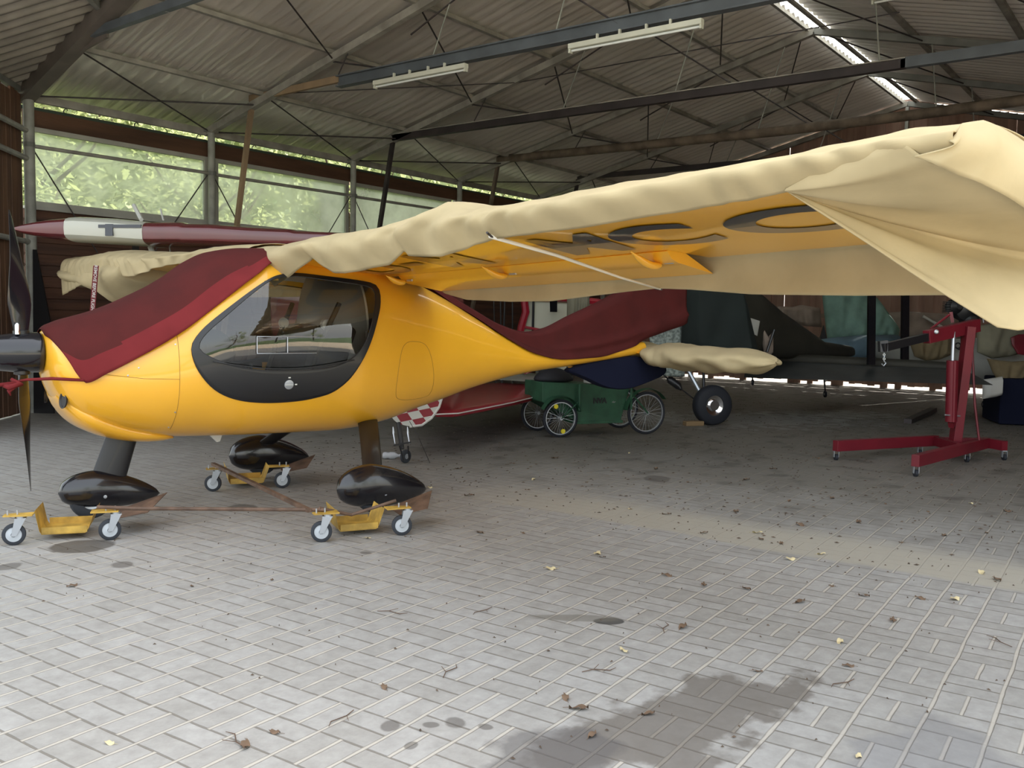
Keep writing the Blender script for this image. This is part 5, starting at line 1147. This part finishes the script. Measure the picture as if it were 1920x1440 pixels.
q.matrix_local = Matrix.Translation(kp(.70,.036,.385)-K0) @ Matrix((x,y,z)).transposed().to_4x4()
# things on the cart
m = MB(); m.loft([[kp(.05+.26*s_*math.cos(q)*1, .3+.16*s_*math.sin(q), z_) for q in [2*math.pi*k/20 for k in range(20)]] for s_, z_ in ((.9,.60),(1,.64),(.85,.70),(.5,.75),(.15,.77))])
tag(m.build('black_bag', M['bag'], smooth=True, sub=1), 'soft black bag lying on the left end of the green handcart', 'bag')
tag(MB().box(kp(.52,.2,.645), (.20,.14,.10), Matrix.Rotation(-.5, 3, 'Z')).build('white_box', M['box'], bevel=.006), 'small white box on top of the green handcart', 'box')
tag(MB().beam(kp(.72,.15,.62), kp(1.08,.25,.60), .30, .02).build('wood_board', M['pole']), 'weathered board on the right end of the green handcart', 'board')
# --- small aircraft tail in front of it: red tailplane, chequered rudder, tail wheel
TO = Vector((6.07, 5.73, 0)); TT = thing('red_tail_aircraft', 'small aircraft tail with red tailplane, chequered rudder and little tail wheel under the yellow boom', 'aircraft', TO)
def tt(m, name, mat, **k): return loc(m, TO).build(name, mat, TT, **k)
wheel((0,0,.062), (RGT*.80-FWD*.6).normalized()[:], .062, .035, .025, 'tail_wheel', TT, M['rubber'])
tw = TO
tt(MB().tube([D(747,792,8.3), D(754,842,8.25)], .020, 8), 'tail_spring', M['black_satin']); tt(MB().beam(D(738,835,8.2), D(771,829,8.2), .012, .014), 'steering_arm', M['black_satin'])
for u in (737, 764): tt(MB().tube([D(u,800,8.25), D(u+1,812,8.25), D(u+4,832,8.2)], [.004,.010,.004], 6), 'steering_spring', M['zinc'])
for u in (749, 765): tt(MB().tube([D(u,836,8.2), D(757 if u < 755 else 767, 862,8.25)], .007, 6), 'fork', M['black_satin'])
CK = chaik([(700,700),(830,700),(829,747),(822,765),(808,785),(790,797),(765,800),(742,792),(733,780),(700,770)], 2)
ck_o = loc(MB().prism([D(u, v, 8.6) for u, v in CK], FWD*.05), TO).build('rudder', M['checker'], TT)
rim = MB(); rim.tube([D(u, v, 8.6)-TO for u, v in [(829,745),(823,764),(809,784),(791,797),(768,800)]], .012, 6); rim.build('rudder_rim', M['white'], TT)
sp_ = [(816,776,.42),(850,776,.42),(900,767,.42),(960,755,.42),(995,747,.42),(1008,741,.42),(1013,735,.42),(1005,727,.42),(985,722,.42),(940,720,.42),(860,724,.42),(780,735,.42)]
ring = [G(u, v, .42) for u, v, z in sp_]
# the tailplane is a thick rounded slab seen from slightly above
m = MB(); cen = sum(ring, Vector())/len(ring); m.loft([[cen+(p-cen)*k+UP*z for p in ring] for k, z in ((.93,-.045),(.99,-.03),(1.0,0),(.97,.02),(.90,.028))])
tt(m, 'tailplane', M['redp'], smooth='auto')
tt(loc(MB().tube([G(u, v, .425) for u, v in [(816,777),(860,775),(910,765),(960,755),(1000,745)]], .007, 5), Vector()), 'trim_edge', M['white'])
# pale grounded wing behind
tag(MB().loft([[lerp(a, b, t)+UP*z for t, z in ((0,0),(.5,.03),(1,0),(.5,-.03))] for a, b in ((G(930,712,.50), G(920,700,.50)), (G(1000,716,.50), G(990,699,.50)), (G(1058,722,.5), G(1075,705,.5)))]).build('leaning_sheet', M['greywhite'], smooth='auto'), 'pale grey sheet edge above the red tailplane and left of the handcart', 'sheet')
# bottle on the floor
bp = G(735, 860); t = thing('plastic_bottle', 'crumpled clear plastic bottle lying on the floor beside the little tail wheel', 'bottle', bp, 0)
MB().lathe(Vector((-.07,.05,.034)), (RGT.x, RGT.y, 0), [(0,.001),(0,.026),(.02,.034),(.05,.028),(.07,.035),(.11,.033),(.14,.014),(.16,.013)], 16).build('bottle', M['bottle'], t, smooth='auto')
MB().lathe(Vector((-.07,.05,.034))+RGT*.16, (RGT.x, RGT.y, 0), [(0,.016),(.015,.016),(.015,.001)], 12).build('cap', M['box'], t)
# thin wire hanging to the floor
tag(MB().tube([D(768,790,8.2), D(785,820,8.05), G(806,868,.003)], .003, 5).build('thin_wire', M['steel_dk']), 'thin dark wire running from the chequered rudder down to the floor', 'wire')

# ------------------------------------------------------------------ leaves and litter on the floor
def leafmesh(kind):
    m = MB(); n = 7; pts = []
    for i in range(n):
        t = i/(n-1); w = .018*math.sin(math.pi*t)**.7+.001; pts.append([Vector((-.04+.08*t, -w, .006+.010*math.sin(t*5+kind)+.010*kind*.3)), Vector((-.04+.08*t, 0, .004+.012*abs(math.sin(t*4+kind)))), Vector((-.04+.08*t, w, .008+.012*math.cos(t*6+kind)**2))])
    m.loft(pts, close=False, cap=False); m.tube([(.04,0,.008),(.065,.004*kind,.006)], .0012, 4); return m
LV = []
for k in range(3): LV.append(leafmesh(k).build('dry_leaf', M['leafdry' if k != 1 else 'leafpale'], smooth=True))
spots = [(620,595),(1427,1012),(1465,1020),(1690,1018),(1400,1105),(1575,1205),(1170,1222),(1280,1177),(1320,1098),(1560,1100),(1725,1123),(1790,1125),(1840,1075),(1870,1088),(1620,1118),(1480,1050),(1540,1040),(1320,1000),(1500,985),(1380,960),(1250,965),(1610,980),(1770,1005),(1850,1000),(1180,955),(1120,1040),(1030,1068),(1250,1080),(1420,1000),(135,1100),(510,1088),(360,1100),(690,1010),(880,930),(735,930),(805,915),(1000,900),(1100,905),(1290,905),(1400,900),(1480,940),(1560,935),(1660,945),(1740,960),(1820,945),(1890,960),(960,870),(1040,860),(1180,850),(1350,850),(1450,880),(205,1395),(460,1400),(515,1375),(720,1290),(1130,1045),(900,1000),(980,1000),(1500,1130),(1675,1165),(1590,1250),(1420,1260),(1085,1330),(1110,1380),(1060,1310),(1215,1340),(1610,1420),(860,880),(900,905),(1230,880),(1530,860),(1640,915)]
random.seed(3); first = [True]*3
for (u, v) in spots[1:]:
    k = random.choice((0,0,0,1,2)); p = G(u, v); o = LV[k] if first[k] else LV[k].copy()
    if not first[k]: COL.objects.link(o)
    first[k] = False; o.location = p; s = random.uniform(.4, .95); o.rotation_euler = (0,0,random.uniform(0,6.28)); o.scale = (s, s, s)
    if k == 1: tag(o, 'pale curled leaf lying on the grey paving', 'leaf', 'pale fallen leaves on the paving')
    else: tag(o, 'dry brown leaf lying on the grey paving', 'leaf', 'brown fallen leaves on the paving')
tw_ = MB().tube([(-.06,0,.004),(-.01,.015,.006),(.05,.0,.004),(.08,.02,.005)], [.0015,.002,.002,.001], 5); tw_.tube([(-.01,.015,.006),(.02,.05,.01)], .0012, 4)
TW = tw_.build('twig', M['rust'])
for i, (u, v) in enumerate([(845,1262),(730,1150),(640,1345),(450,1390),(1120,1260),(1580,1280),(1250,1180),(905,1145),(1880,1205)]):
    o = TW if i == 0 else TW.copy()
    if i: COL.objects.link(o)
    o.location = G(u, v); o.rotation_euler = (0,0,random.uniform(0,6.28)); tag(o, 'thin dark twig lying on the grey paving', 'twig', 'twigs on the paving')
# fine litter: countless crumbs of leaf and soil
cr_ = MB(); random.seed(9)
for k in range(3600):
    u = random.random(); x = random.uniform(5.0, 16); y = random.uniform(-1.5, 7.5); 
    if random.random() < .06: x, y = random.uniform(2.0, 5.4), random.uniform(.2, 6)
    s = random.uniform(.006, .020)*(.5 if x < 5.3 else 1); a = random.uniform(0, 6.28); c = Vector((x, y, .003)); e = Vector((math.cos(a), math.sin(a), 0))*s; f = Vector((-math.sin(a), math.cos(a), 0))*s*random.uniform(.2,.5)
    cr_.add([c-e, c+f, c+e, c-f, c+UP*.006], [(0,1,4),(1,2,4),(2,3,4),(3,0,4)])
tag(cr_.build('litter_crumbs', M['bark']), 'countless dark crumbs of leaf and soil scattered over the paving', 'litter', kind='stuff')
